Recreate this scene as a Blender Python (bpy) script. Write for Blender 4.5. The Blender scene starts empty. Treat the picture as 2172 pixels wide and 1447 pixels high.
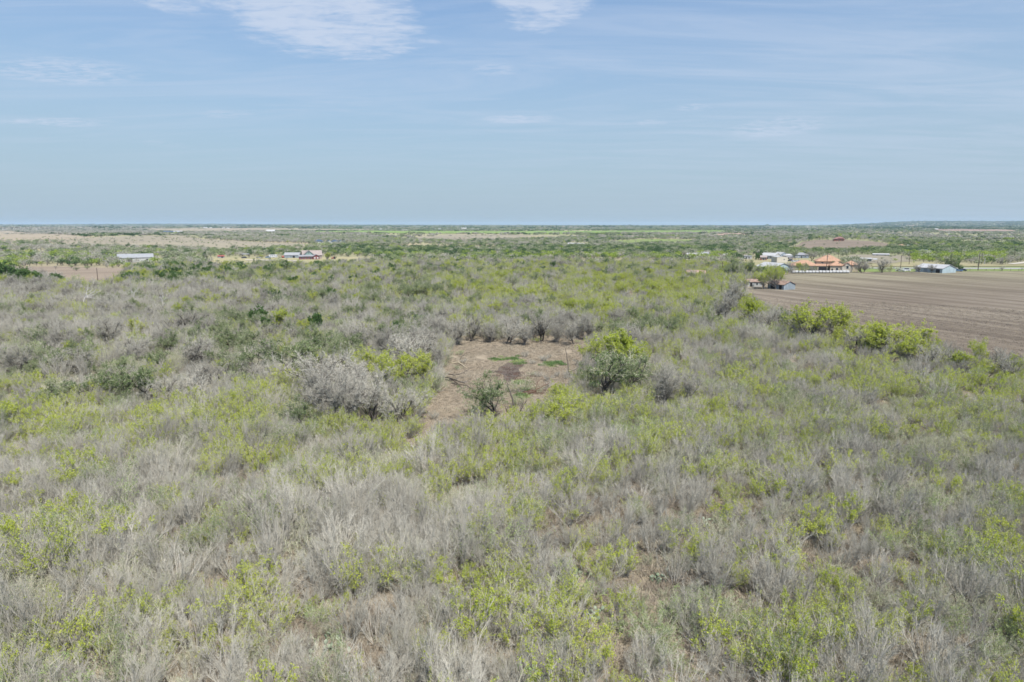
import bpy, math, random
import numpy as np
from mathutils import Vector, Matrix, noise
from mathutils.geometry import delaunay_2d_cdt

random.seed(7)
RNG = np.random.default_rng(7)
S = bpy.context.scene
COL = S.collection
R = math.radians

# ------------------------------------------------------------------ camera, sky, sun, exposure
CAM_H = 30.0
F = 1448.0                      # focal length in pixels of the 2172 px wide photograph
PITCH = math.atan((723.5 - 476.0) / F)
cam_data = bpy.data.cameras.new('camera')
cam_data.sensor_width = 36.0
cam_data.lens = 36.0 * F / 2172.0
cam_data.clip_start = 0.5
cam_data.clip_end = 60000.0
camera = bpy.data.objects.new('camera', cam_data)
camera.location = (0, 0, CAM_H)
camera.rotation_euler = (R(90) - PITCH, 0, 0)
COL.objects.link(camera)
S.camera = camera

SUN_EL, SUN_AZ = 57.0, 152.0     # degrees; azimuth clockwise from the view direction (+Y)
SKY_STRENGTH = 0.085
SUN_STRENGTH = 4.3
S.view_settings.view_transform = 'Standard'
S.view_settings.look = 'None'
S.view_settings.gamma = 1.0
S.view_settings.use_curve_mapping = False
S.view_settings.exposure = 0.40
try:
    S.cycles.use_denoising = True
    S.cycles.denoiser = 'OPENIMAGEDENOISE'
    S.cycles.denoising_input_passes = 'RGB_ALBEDO_NORMAL'
    S.cycles.denoising_prefilter = 'ACCURATE'
    S.cycles.max_bounces = 5
    S.cycles.diffuse_bounces = 3
    S.cycles.glossy_bounces = 1
    S.cycles.transmission_bounces = 3
    S.cycles.volume_bounces = 1
    S.cycles.transparent_max_bounces = 6
    S.cycles.use_fast_gi = False
    S.cycles.sample_clamp_indirect = 3.0
    S.cycles.sample_clamp_direct = 4.0
    S.cycles.pixel_filter_type = 'BLACKMAN_HARRIS'
    S.cycles.filter_width = 1.6
except Exception:
    pass


class NT:
    """small helper to write node trees"""
    def __init__(self, tree):
        self.t = tree
        tree.nodes.clear()

    def n(self, kind, **kw):
        nd = self.t.nodes.new(kind)
        ins = kw.pop('ins', {})
        for k, v in kw.items():
            setattr(nd, k, v)
        for k, v in ins.items():
            self.set(nd.inputs[k], v)
        return nd

    def set(self, sock, v):
        if isinstance(v, bpy.types.NodeSocket):
            self.t.links.new(v, sock)
        elif isinstance(v, bpy.types.Node):
            self.t.links.new(v.outputs[0], sock)
        else:
            if hasattr(sock.default_value, '__len__') and len(sock.default_value) == 4 and len(v) == 3:
                v = (*v, 1.0)
            sock.default_value = v

    def math(self, op, a, b=None, c=None, clamp=False):
        nd = self.t.nodes.new('ShaderNodeMath')
        nd.operation = op
        nd.use_clamp = clamp
        for i, v in enumerate((a, b, c)):
            if v is not None:
                self.set(nd.inputs[i], v)
        return nd.outputs[0]

    def mix(self, f, a, b, mode='MIX'):
        nd = self.t.nodes.new('ShaderNodeMix')
        nd.data_type = 'RGBA'
        nd.blend_type = mode
        self.set(nd.inputs[0], f)
        self.set(nd.inputs[6], a)
        self.set(nd.inputs[7], b)
        return nd.outputs[2]

    def ramp(self, f, lo, hi, a=0.0, b=1.0):
        nd = self.t.nodes.new('ShaderNodeMapRange')
        nd.interpolation_type = 'SMOOTHSTEP'
        self.set(nd.inputs[0], f)
        for i, v in enumerate((lo, hi, a, b)):
            self.set(nd.inputs[i + 1], v)
        return nd.outputs[0]

    def noise(self, vec, scale, detail=4.0, rough=0.55, dist=0.0):
        nd = self.t.nodes.new('ShaderNodeTexNoise')
        self.set(nd.inputs['Vector'], vec)
        nd.inputs['Scale'].default_value = scale
        nd.inputs['Detail'].default_value = detail
        nd.inputs['Roughness'].default_value = rough
        nd.inputs['Distortion'].default_value = dist
        return nd.outputs[0]


world = bpy.data.worlds.new('World')
S.world = world
world.use_nodes = True
w = NT(world.node_tree)
sky = w.n('ShaderNodeTexSky', sky_type='NISHITA', sun_disc=False, sun_elevation=R(SUN_EL), sun_rotation=R(SUN_AZ),
          altitude=100.0, air_density=1.15, dust_density=1.2, ozone_density=2.0)
tc = w.n('ShaderNodeTexCoord')
sep = w.n('ShaderNodeSeparateXYZ', ins={0: tc.outputs['Generated']})
# clouds live on a flat layer far above: direction / height gives their place on it
zz = w.math('MAXIMUM', w.math('ADD', sep.outputs[2], 0.05), 0.03)
cx = w.math('DIVIDE', sep.outputs[0], zz)
cy = w.math('DIVIDE', sep.outputs[1], zz)
lay = w.n('ShaderNodeCombineXYZ', ins={0: cx, 1: cy, 2: 0.0})


def cloud_spot(x0, y0, rx, ry):
    a = w.math('POWER', w.math('DIVIDE', w.math('SUBTRACT', cx, x0), rx), 2.0)
    b = w.math('POWER', w.math('DIVIDE', w.math('SUBTRACT', cy, y0), ry), 2.0)
    return w.ramp(w.math('SQRT', w.math('ADD', a, b)), 0.35, 1.15, 1.0, 0.0)


def layer_xy(px, py):
    v = camera.rotation_euler.to_matrix() @ Vector(((px - 1086) / F, (723.5 - py) / F, -1.0)).normalized()
    z = v.z + 0.05
    return v.x / z, v.y / z


def spot_px(x0, y0, x1, y1, pad=1.0):
    (ax, ay), (bx, by) = layer_xy((x0 + x1) / 2, y0), layer_xy((x0 + x1) / 2, y1)
    ym = (ay + by) / 2
    xa, _ = layer_xy(x0, (y0 + y1) / 2)
    xb, _ = layer_xy(x1, (y0 + y1) / 2)
    return cloud_spot((xa + xb) / 2, ym, abs(xb - xa) / 2 * pad, abs(by - ay) / 2 * pad)


mapb = w.n('ShaderNodeMapping', ins={0: lay.outputs[0], 3: (0.7, 1.3, 1.0)})
billow = w.noise(mapb.outputs[0], 4.2, 9.0, 0.62, 0.8)
fine = w.noise(mapb.outputs[0], 15.0, 8.0, 0.68, 0.6)
mapw = w.n('ShaderNodeMapping', ins={0: lay.outputs[0], 3: (0.45, 1.5, 1.0)})
mapw.inputs['Rotation'].default_value = (0, 0, 0.25)
wisp = w.noise(mapw.outputs[0], 1.1, 9.0, 0.66, 1.2)
main = w.math('MAXIMUM', spot_px(330, -190, 940, 150), w.math('MULTIPLY', spot_px(1020, -110, 1290, 90), .85))
main = w.math('MAXIMUM', main, w.math('MULTIPLY', spot_px(160, -110, 560, 50), 0.75))
c1n = w.math('MULTIPLY_ADD', fine, 0.45, w.math('MULTIPLY', billow, 0.65))
c1 = w.math('MULTIPLY', w.ramp(w.math('MULTIPLY_ADD', w.math('SUBTRACT', c1n, 0.55), 1.45, w.math('MULTIPLY', main, 0.42)), 0.02, 0.56), w.ramp(main, 0.0, 0.5))
small = w.math('MULTIPLY', spot_px(975, 124, 1125, 168), .6)
for box, k in (((-60, 246, 270, 274), 1.0), ((-80, 110, 330, 190), .75), ((990, 240, 1210, 266), .7), ((1330, 250, 1430, 270), .6),
               ((1420, 215, 1530, 240), .6), ((1520, 235, 1800, 300), .75), ((860, 78, 950, 100), .5), ((400, 230, 560, 254), .5),
               ((300, 295, 400, 318), .55), ((2090, 250, 2300, 270), .5)):
    small = w.math('MAXIMUM', small, w.math('MULTIPLY', spot_px(*box), min(1.0, k * 1.3)))
c2 = w.math('MULTIPLY', small, w.ramp(w.math('MULTIPLY_ADD', fine, 0.5, w.math('MULTIPLY', wisp, 0.5)), 0.38, 0.60, 0.0, 0.9))
veil = w.math('MULTIPLY', w.ramp(wisp, 0.36, 0.74), w.ramp(sep.outputs[2], 0.03, 0.16, 0.08, 0.40))
west = w.ramp(sep.outputs[0], -0.2, 0.75, 0.0, 0.22)
cover = w.math('MAXIMUM', w.math('MAXIMUM', c1, c2), w.math('ADD', veil, w.math('MULTIPLY', west, w.ramp(wisp, .3, .6, .5, 1.0))))
cover = w.math('MINIMUM', w.math('MULTIPLY', cover, 0.92), 0.88)
tint = w.mix(1.0, sky.outputs[0], (0.90, 1.12, 1.36), 'MULTIPLY')
low = w.mix(w.ramp(sep.outputs[2], -0.05, 0.48, 0.92, 0.0), tint, (3.65, 4.75, 5.75))
col = w.mix(cover, low, (5.3, 6.1, 7.5))
bg = w.n('ShaderNodeBackground', ins={0: col, 1: SKY_STRENGTH})
wo = w.n('ShaderNodeOutputWorld', ins={0: bg.outputs[0]})

sd = bpy.data.lights.new('sun', 'SUN')
sd.energy = SUN_STRENGTH
sd.angle = R(0.9)
sd.color = (1.0, 0.955, 0.89)
sun = bpy.data.objects.new('sun', sd)
COL.objects.link(sun)
_d = Vector((math.sin(R(SUN_AZ)) * math.cos(R(SUN_EL)), math.cos(R(SUN_AZ)) * math.cos(R(SUN_EL)), math.sin(R(SUN_EL))))
sun.rotation_euler = _d.to_track_quat('Z', 'Y').to_euler()
sun.location = _d * 200


# ------------------------------------------------------------------ tagging helpers
def tag(o, label=None, cat=None, group=None, kind=None):
    if label: o['label'] = label
    if cat: o['category'] = cat
    if group: o['group'] = group
    if kind: o['kind'] = kind
    return o


def link(name, data, parent=None):
    o = bpy.data.objects.new(name, data)
    COL.objects.link(o)
    if parent is not None:
        o.parent = parent
    return o


def empty(name, loc, rz, label, cat, group=None):
    o = link(name, None)
    o.empty_display_size = 0.5
    o.location = loc
    o.rotation_euler = (0, 0, rz)
    return tag(o, label, cat, group)


# ------------------------------------------------------------------ terrain
def sstep(a, b, x):
    t = np.clip((x - a) / (b - a), 0, 1)
    return t * t * (3 - 2 * t)


def height(x, y):
    x = np.asarray(x, float); y = np.asarray(y, float)
    r = np.hypot(x, y)
    z = -1.3 * np.exp(-(((x - 2) / 14) ** 2 + ((y - 146) / 24) ** 2))
    z = z + 0.35 * np.sin(x / 23 + 1) * np.sin(y / 31) * sstep(30, 70, r) * (1 - sstep(250, 400, r))
    far = sstep(520, 1500, r)
    z = z + far * (2.2 * np.sin(x / 310 + 0.6) * np.sin(y / 270 + 1.1) + 1.6 * np.sin(x / 700 - y / 520))
    z = z + 10.5 * np.exp(-(((x - 545) / 125) ** 2 + ((y - 1170) / 190) ** 2))
    z = z + 5.0 * np.exp(-(((x + 900) / 420) ** 2 + ((y - 1500) / 420) ** 2))
    q = x / np.maximum(y, 1)
    ridge = sstep(.43, .60, q) * sstep(6500, 11000, y) * (1 + .10 * np.sin(x / 900) + .06 * np.sin(x / 310 + 1))
    z = z + ridge * 62 * (y > 0)
    z = z + 26 * sstep(.12, -.5, q) * sstep(9000, 15000, y) * (y > 0) * (1 + .25 * np.sin(x / 1500))
    return z


def H(x, y):
    return float(height(x, y))


SP, CP = math.sin(PITCH), math.cos(PITCH)


def P(px, py):
    """ground point seen at a pixel of the photograph"""
    a, b = (px - 1086) / F, (723.5 - py) / F
    dx, dy, dz = a, CP + b * SP, -SP + b * CP
    t = 20.0
    prev = t
    while t < 40000:
        if CAM_H + dz * t <= H(dx * t, dy * t):
            break
        prev = t
        t *= 1.01
    lo, hi = prev, t
    for _ in range(24):
        m = (lo + hi) / 2
        if CAM_H + dz * m <= H(dx * m, dy * m): hi = m
        else: lo = m
    return Vector((dx * hi, dy * hi, H(dx * hi, dy * hi)))


def pix(x, y, z):
    """photograph pixel of world points (arrays)"""
    x = np.asarray(x, float); y = np.asarray(y, float); z = np.asarray(z, float) - CAM_H
    d = y * CP - z * SP
    u = y * SP + z * CP
    return 1086 + F * x / d, 723.5 - F * u / d


def mpp(p):
    """metres per photograph pixel at a point"""
    return (p.y * CP - (p.z - CAM_H) * SP) / F


# ------------------------------------------------------------------ materials
def mat(name):
    m = bpy.data.materials.new(name)
    m.use_nodes = True
    return m, NT(m.node_tree)


def finish(nt, shader, disp=None):
    o = nt.n('ShaderNodeOutputMaterial')
    nt.t.links.new(shader, o.inputs[0])


def plain(name, col, rough=0.8, var=0.12, scale=1.2, metal=0.0, streak=None):
    """painted or bare surface with stains and unevenness"""
    m, t = mat(name)
    g = t.n('ShaderNodeNewGeometry')
    mp = t.n('ShaderNodeMapping', ins={0: g.outputs['Position']})
    if streak: mp.inputs['Scale'].default_value = streak
    n1 = t.noise(mp.outputs[0], scale, 5, .6)
    f = t.ramp(n1, .3, .7, 1 - var, 1 + var)
    c = t.mix(1.0, col, t.n('ShaderNodeCombineColor', ins={0: f, 1: f, 2: f}).outputs[0], 'MULTIPLY')
    b = t.n('ShaderNodeBsdfPrincipled', ins={'Base Color': c, 'Roughness': rough, 'Metallic': metal})
    b.inputs['Specular IOR Level'].default_value = 0.3
    finish(t, b.outputs[0])
    return m


def bark(name, col, col2, transl=0.0):
    m, t = mat(name)
    oi = t.n('ShaderNodeObjectInfo')
    g = t.n('ShaderNodeNewGeometry')
    n1 = t.noise(g.outputs['Position'], 1.3, 3, .6)
    f = t.math('MULTIPLY_ADD', t.math('SUBTRACT', n1, .5), 1.1, oi.outputs['Random'], clamp=True)
    c = t.mix(f, col, col2)
    rnd = t.math('MULTIPLY_ADD', t.math('FRACT', t.math('MULTIPLY', oi.outputs['Random'], 17.3)), 0.40, 0.80)
    c = t.mix(1.0, c, t.n('ShaderNodeCombineColor', ins={0: rnd, 1: rnd, 2: rnd}).outputs[0], 'MULTIPLY')
    d = t.n('ShaderNodeBsdfDiffuse', ins={'Color': c, 'Roughness': .6})
    finish(t, d.outputs[0])
    return m


def leafmat(name, col, col2, transl=0.35):
    m, t = mat(name)
    oi = t.n('ShaderNodeObjectInfo')
    g = t.n('ShaderNodeNewGeometry')
    n1 = t.noise(g.outputs['Position'], 2.0, 3, .6)
    f = t.math('MULTIPLY_ADD', t.math('SUBTRACT', n1, .5), 1.6, oi.outputs['Random'], clamp=True)
    c = t.mix(f, col, col2)
    rp = t.math('MULTIPLY_ADD', t.math('SUBTRACT', g.outputs['Random Per Island'], .5), .45, 1.0)
    c = t.mix(1.0, c, t.n('ShaderNodeCombineColor', ins={0: rp, 1: rp, 2: rp}).outputs[0], 'MULTIPLY')
    d = t.n('ShaderNodeBsdfDiffuse', ins={'Color': c})
    tr = t.n('ShaderNodeBsdfTranslucent', ins={'Color': t.mix(1.0, c, (1.15, 1.25, .6), 'MULTIPLY')})
    mx = t.n('ShaderNodeMixShader', ins={0: transl, 1: d.outputs[0], 2: tr.outputs[0]})
    finish(t, mx.outputs[0])
    return m


M_GREY = bark('grey_twig_bark', (.385, .365, .305), (.49, .465, .395))
M_STEM = bark('grey_stem_bark', (.40, .37, .31), (.56, .525, .455))
M_BROWN = bark('brown_twig_bark', (.39, .33, .25), (.49, .42, .325))
M_OLIVETWIG = bark('olive_twig_bark', (.45, .435, .31), (.54, .515, .39))
M_DARKBARK = bark('dark_trunk_bark', (.075, .065, .055), (.14, .125, .11))
M_MIDBARK = bark('brown_grey_trunk_bark', (.15, .135, .12), (.24, .22, .20))
M_DEAD = bark('bleached_dead_wood', (.52, .50, .46), (.62, .60, .56))
M_REDWOOD = bark('red_brown_dead_wood', (.13, .07, .05), (.20, .12, .09))
M_LIME = leafmat('lime_new_leaves', (.40, .46, .065), (.53, .565, .105), .35)
M_SPRING = leafmat('soft_green_leaves', (.27, .36, .14), (.38, .46, .19), .3)
M_OLIVE = leafmat('olive_feather_leaves', (.215, .275, .13), (.31, .36, .19), .35)
M_DEEP = leafmat('deep_olive_leaves', (.135, .195, .08), (.21, .27, .12), .3)
M_SAGE = leafmat('grey_green_leaves', (.33, .38, .22), (.43, .47, .30), .3)
M_DARK = leafmat('dark_evergreen_leaves', (.08, .145, .05), (.14, .22, .075), .25)
M_BRIGHTG = leafmat('bright_green_leaves', (.14, .23, .09), (.20, .29, .12), .3)
M_CACTUS = leafmat('cactus_pad_skin', (.17, .21, .13), (.30, .34, .25), .0)
M_DRYGRASS = bark('dry_grass_blades', (.355, .30, .21), (.46, .395, .285))
M_LITTER = bark('brown_dead_litter', (.235, .20, .155), (.335, .29, .23))


# ------------------------------------------------------------------ mesh helpers
def tri_mesh(name, v, f, mats, mi=None):
    me = bpy.data.meshes.new(name)
    v = np.asarray(v, np.float32); f = np.asarray(f, np.int32)
    me.vertices.add(len(v)); me.vertices.foreach_set('co', v.ravel())
    me.loops.add(f.size); me.loops.foreach_set('vertex_index', f.ravel())
    me.polygons.add(len(f)); me.polygons.foreach_set('loop_start', np.arange(0, f.size, 3, dtype=np.int32))
    for m in mats: me.materials.append(m)
    if mi is not None: me.polygons.foreach_set('material_index', np.asarray(mi, np.int32))
    me.update(calc_edges=True)
    return me


def joinvf(parts):
    vs, fs, ms, o = [], [], [], 0
    for v, f, m in parts:
        if len(v) == 0: continue
        vs.append(v); fs.append(f + o); ms.append(np.full(len(f), m)); o += len(v)
    return np.concatenate(vs), np.concatenate(fs), np.concatenate(ms)


def unit(a):
    return a / np.maximum(np.linalg.norm(a, axis=-1, keepdims=True), 1e-9)


def grow(rng, start, d, length, K, wig=.25, up=.0, droop=0.0):
    """polylines (N,K+1,3)"""
    n = len(start)
    out = np.zeros((n, K + 1, 3)); out[:, 0] = start
    d = unit(d.copy())
    st = (length / K)[:, None]
    for k in range(K):
        d = unit(d + rng.normal(0, wig, (n, 3)) + np.array([0, 0, up - droop * k / K]))
        out[:, k + 1] = out[:, k] + d * st
    return out


def kids(rng, par, n, tmin, ang, lf, plen, K, wig, up, tmax=1.0):
    """n children per parent polyline"""
    N, K1, _ = par.shape
    idx = np.repeat(np.arange(N), n)
    t = tmin + (tmax - tmin) * rng.random(N * n)
    s = t * (K1 - 1); i0 = np.minimum(s.astype(int), K1 - 2); fr = (s - i0)[:, None]
    a = par[idx, i0]; b = par[idx, i0 + 1]
    st = a * (1 - fr) + b * fr
    pd = unit(b - a)
    rv = unit(np.cross(pd, rng.normal(0, 1, (N * n, 3))))
    an = ang * rng.uniform(.6, 1.35, N * n)[:, None]
    d = pd * np.cos(an) + rv * np.sin(an)
    L = plen[idx] * lf * rng.uniform(.55, 1.25, N * n) * (1.25 - .6 * t)
    return grow(rng, st, d, L, K, wig, up), L


def tubes(pl, r0, r1, sides=3):
    """tapered prisms along polylines; r0, r1 arrays per polyline"""
    N, K1, _ = pl.shape
    dirs = unit(np.gradient(pl, axis=1))
    ref = np.where(np.abs(dirs[..., 2:3]) > .9, np.array([1., 0, 0]), np.array([0, 0, 1.]))
    u = unit(np.cross(dirs, ref)); v = np.cross(dirs, u)
    t = np.linspace(0, 1, K1)[None, :]
    rad = (r0[:, None] * (1 - t) + r1[:, None] * t)[..., None]
    rings = []
    for s in range(sides):
        a = 2 * math.pi * s / sides
        rings.append(pl + (u * math.cos(a) + v * math.sin(a)) * rad)
    V = np.stack(rings, 2).reshape(-1, 3)
    base = (np.arange(N)[:, None] * K1 + np.arange(K1 - 1)[None, :]).ravel() * sides
    fs = []
    for s in range(sides):
        a = base + s; b = base + (s + 1) % sides
        c, d = a + sides, b + sides
        fs += [np.stack([a, b, d], 1), np.stack([a, d, c], 1)]
    return V, np.concatenate(fs)


def ribbons(rng, pl, wd):
    """flat tapering twigs: last level, one triangle per segment pair"""
    N, K1, _ = pl.shape
    d = unit(pl[:, -1] - pl[:, 0])
    s = unit(np.cross(d, rng.normal(0, 1, (N, 3)))) * (wd[:, None] * .5)
    if K1 == 2:
        V = np.stack([pl[:, 0] - s, pl[:, 0] + s, pl[:, 1]], 1).reshape(-1, 3)
        b = np.arange(N) * 3
        return V, np.stack([b, b + 1, b + 2], 1)
    m = K1 // 2
    V = np.stack([pl[:, 0] - s, pl[:, 0] + s, pl[:, m] - s * .7, pl[:, m] + s * .7, pl[:, -1]], 1).reshape(-1, 3)
    b = np.arange(N) * 5
    return V, np.concatenate([np.stack([b, b + 1, b + 3], 1), np.stack([b, b + 3, b + 2], 1), np.stack([b + 2, b + 3, b + 4], 1)])


def cards(rng, pts, size, flat=0.0):
    """leaf-sized lozenges"""
    n = len(pts)
    nrm = unit(rng.normal(0, 1, (n, 3)) + np.array([0, 0, flat]))
    u = unit(np.cross(nrm, rng.normal(0, 1, (n, 3)))); v = np.cross(nrm, u)
    s = (size * rng.uniform(.6, 1.35, n))[:, None]
    V = np.stack([pts - u * s, pts - v * s * .55, pts + u * s, pts + v * s * .55], 1).reshape(-1, 3)
    b = np.arange(n) * 4
    return V, np.concatenate([np.stack([b, b + 1, b + 2], 1), np.stack([b, b + 2, b + 3], 1)])


def along(rng, pl, n, tmin=.3, jit=.05):
    N, K1, _ = pl.shape
    idx = np.repeat(np.arange(N), n)
    s = (tmin + (1 - tmin) * rng.random(N * n)) * (K1 - 1)
    i0 = np.minimum(s.astype(int), K1 - 2); fr = (s - i0)[:, None]
    return pl[idx, i0] * (1 - fr) + pl[idx, i0 + 1] * fr + rng.normal(0, jit, (N * n, 3))


EMPTYVF = (np.zeros((0, 3)), np.zeros((0, 3), int))


class Proto:
    """a kind of plant: woody mesh, twig mesh and leaf mesh, and the three joined"""
    def __init__(self, name, wood, twigs, leaves, mw, mt, ml):
        self.name = name
        self.wood = tri_mesh(name + '_stems', *wood, [mw]) if len(wood[0]) else None
        self.twigs = tri_mesh(name + '_twigs', *twigs, [mt]) if len(twigs[0]) else None
        self.leaves = tri_mesh(name + '_leaves', *leaves, [ml]) if len(leaves[0]) else None
        v, f, m = joinvf([(*wood, 0), (*twigs, 1), (*leaves, 2)])
        self.joined = tri_mesh(name + '_whole', v, f, [mw, mt, ml], m)


def shrub(seed, h=2.8, spread=.55, stems=22, side=9, sub=5, mw=None, mt=None, ml=None, leaf=0, leafsize=.07,
          clump=.45, tw=.016, sr=.022, base=.28, wig=.10, up=.10, leaftop=.45, side_ang=.55, leafflat=.6, fine=0):
    rng = np.random.default_rng(seed)
    a = rng.uniform(0, 2 * math.pi, stems); tilt = spread * np.sqrt(rng.random(stems)) * 1.25
    br = base * rng.random(stems)
    st = np.stack([np.cos(a) * br, np.sin(a) * br, np.full(stems, -.05)], 1)
    d = np.stack([np.cos(a) * np.sin(tilt), np.sin(a) * np.sin(tilt), np.cos(tilt)], 1)
    L = h * rng.uniform(.65, 1.12, stems) / np.cos(tilt * .45)
    A = grow(rng, st, d, L, 6, wig, up * .4)
    B, LB = kids(rng, A, side, .22, side_ang, .36, L, 3, wig * 1.5, up)
    C, LC = kids(rng, B, sub, .15, .6, .55, LB, 2, .2, up * .6)
    # continue each stem tip as twigs
    wood = tubes(A, np.full(stems, sr) * rng.uniform(.7, 1.4, stems), np.full(stems, sr * .35), 3)
    tB = ribbons(rng, B, rng.uniform(.8, 1.4, len(B)) * tw * 2.1)
    tC = ribbons(rng, C, rng.uniform(.7, 1.3, len(C)) * tw)
    parts = [(*tB, 0), (*tC, 0)]
    if fine:
        D, LD = kids(rng, C, fine, .1, .6, .7, LC, 1, .2, up * .3)
        parts.append((*ribbons(rng, D, rng.uniform(.7, 1.3, len(D)) * tw * .8), 0))
    tv, tf, _ = joinvf(parts)
    lv = EMPTYVF
    if leaf:
        src = C[:, -1]
        off = rng.uniform(-50, 50, 3)
        nz = np.array([noise.noise(Vector((p * 1.1 + off).tolist())) for p in src])
        zt = src[:, 2] / h
        keep = (nz > np.quantile(nz, 1 - clump)) & (zt > leaftop * rng.uniform(.6, 1.3, len(src)))
        if keep.sum() > 3:
            pts = along(rng, C[keep], leaf, .45, leafsize * .9)
            lv = cards(rng, pts, leafsize, leafflat)
    return wood, (tv, tf), lv, mw, mt, ml


def tree(seed, h=6.0, trunk=.35, limbs=6, spread=.75, mw=None, mt=None, ml=None, leaf=0, leafsize=.12, tr=.16, tw=.022,
         b1=8, b2=7, b3=5, clump=1.0, droop=0.0, wig=.17, up=.08, forks=1, leafflat=.4, limb_ang=.62, crown=.7, ltop=0.0):
    rng = np.random.default_rng(seed)
    T = grow(rng, np.stack([rng.uniform(-.12, .12, forks) * (forks > 1) * 2, rng.uniform(-.12, .12, forks) * (forks > 1) * 2, np.full(forks, -.15)], 1),
             np.stack([rng.normal(0, .10 + .16 * (forks > 1), forks), rng.normal(0, .1 + .16 * (forks > 1), forks), np.ones(forks)], 1),
             np.full(forks, h * trunk) * rng.uniform(.85, 1.2, forks), 4, .09, .1)
    LT = np.full(forks, h * crown)
    A, LA = kids(rng, T, limbs, .55, limb_ang * 1.0, spread, LT, 6, wig, up * 1.3)
    B, LB = kids(rng, A, b1, .25, .68, .50, LA, 4, wig, up)
    C, LC = kids(rng, B, b2, .2, .7, .5, LB, 3, .2, up * .5 - droop)
    D, LD = kids(rng, C, b3, .1, .7, .60, LC, 2, .2, 0 - droop)
    n = len(A)
    wood = [(*tubes(T, np.full(forks, tr), np.full(forks, tr * .75), 6), 0), (*tubes(A, np.full(n, tr * .52), np.full(n, tr * .12), 4), 0),
            (*tubes(B, np.full(len(B), tr * .17), np.full(len(B), tr * .05), 3), 0)]
    wv, wf, _ = joinvf(wood)
    tv, tf, _ = joinvf([(*ribbons(rng, C, np.full(len(C), tw * 1.5)), 0), (*ribbons(rng, D, rng.uniform(.7, 1.3, len(D)) * tw), 0)])
    lv = EMPTYVF
    if leaf:
        src = D[:, -1]
        off = rng.uniform(-50, 50, 3)
        nz = np.array([noise.noise(Vector((p * .7 + off).tolist())) for p in src])
        keep = (nz >= np.quantile(nz, max(0, 1 - clump))) & (src[:, 2] > np.quantile(src[:, 2], ltop) * rng.uniform(.6, 1.25, len(src)) * (ltop > 0) - 99 * (ltop <= 0))
        lv = cards(rng, along(rng, D[keep], leaf, .1, leafsize * .7), leafsize, leafflat)
    return (wv, wf), (tv, tf), lv, mw, mt, ml


PR = {}


def proto(key, args):
    p = Proto(key, *args)
    PR.setdefault(key.rsplit('_', 1)[0], []).append(p)


for i in range(5):
    proto('bare_%d' % i, shrub(10 + i, h=2.7, spread=.55 + .07 * i, stems=20 + 2 * i, side=10, sub=6, mw=M_STEM, mt=M_GREY, tw=.011, sr=.026, fine=2, side_ang=.42, up=.15, wig=.085))
for i in range(3):
    proto('brown_%d' % i, shrub(30 + i, h=1.25, spread=1.05, stems=26, side=9, sub=6, mw=M_BROWN, mt=M_BROWN, tw=.010, sr=.012, wig=.14, base=.5, side_ang=.7, fine=2))
for i in range(3):
    proto('olive_%d' % i, shrub(40 + i, h=1.9, spread=.9, stems=24, side=9, sub=6, mw=M_STEM, mt=M_OLIVETWIG, ml=M_SAGE, leaf=1, leafsize=.035, clump=.7, leaftop=.2,
                                tw=.011, sr=.015, wig=.12, base=.4, fine=2))
for i in range(7):
    proto('lime_%d' % i, shrub(50 + i, h=2.5, spread=.6 + .05 * i, stems=19, side=9, sub=5, mw=M_STEM, mt=M_GREY, ml=M_LIME, leaf=(6, 7)[i % 2], leafsize=(.046, .034)[i % 2],
                               clump=(.5, .85, .4, .75, .6, .3, .7)[i], tw=.013, sr=.021, leaftop=.42, fine=1, side_ang=.42, up=.14, wig=.085))
for i in range(4):
    proto('feather_%d' % i, shrub(60 + i, h=2.4, spread=.75, stems=20, side=9, sub=5, mw=M_STEM, mt=M_OLIVETWIG, ml=(M_SPRING, M_OLIVE)[i % 2], leaf=3, leafsize=.040,
                                  clump=.9, tw=.011, sr=.016, leaftop=.1, wig=.12, fine=1))
for i in range(4):
    proto('tbare_%d' % i, tree(80 + i, h=5.6, trunk=.22, limbs=6 + i % 2, spread=.95, mw=(M_DARKBARK, M_MIDBARK)[i % 2], mt=M_GREY, tr=.12, tw=.017, forks=2 + i % 2, b1=9, b2=8, b3=8, up=.12))
for i in range(4):
    proto('tlime_%d' % i, tree(90 + i, h=5.2, trunk=.22, limbs=6, spread=.95, mw=M_MIDBARK, mt=M_GREY, ml=M_LIME, leaf=6, leafsize=.05, clump=.9, ltop=.55, tr=.11, tw=.020, forks=2 + i % 2,
                               b1=8, b2=6, b3=5, up=.10))
for i in range(3):
    proto('tolive_%d' % i, tree(100 + i, h=5.4, trunk=.28, limbs=7, spread=.95, mw=M_DARKBARK, mt=M_OLIVETWIG, ml=(M_OLIVE, M_OLIVE, M_DEEP)[i], leaf=4, leafsize=.05, clump=.95, tr=.14,
                                tw=.022, forks=1 + i % 2, b1=8, b2=7, b3=5, up=.06))
for i in range(3):
    proto('tdark_%d' % i, tree(110 + i, h=5.8, trunk=.22, limbs=8, spread=.80, mw=M_DARKBARK, mt=M_DARKBARK, ml=M_DARK, leaf=3, leafsize=.15, clump=1.0, tr=.17, tw=.02, forks=2,
                               b1=8, b2=6, b3=4, up=.05, leafflat=.9))
for i in range(2):
    proto('tdead_%d' % i, tree(120 + i, h=6.0, trunk=.45, limbs=5, spread=.8, mw=M_DEAD, mt=M_DEAD, tr=.14, tw=.03, forks=1, b1=4, b2=3, b3=1, up=.02, wig=.24))


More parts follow.
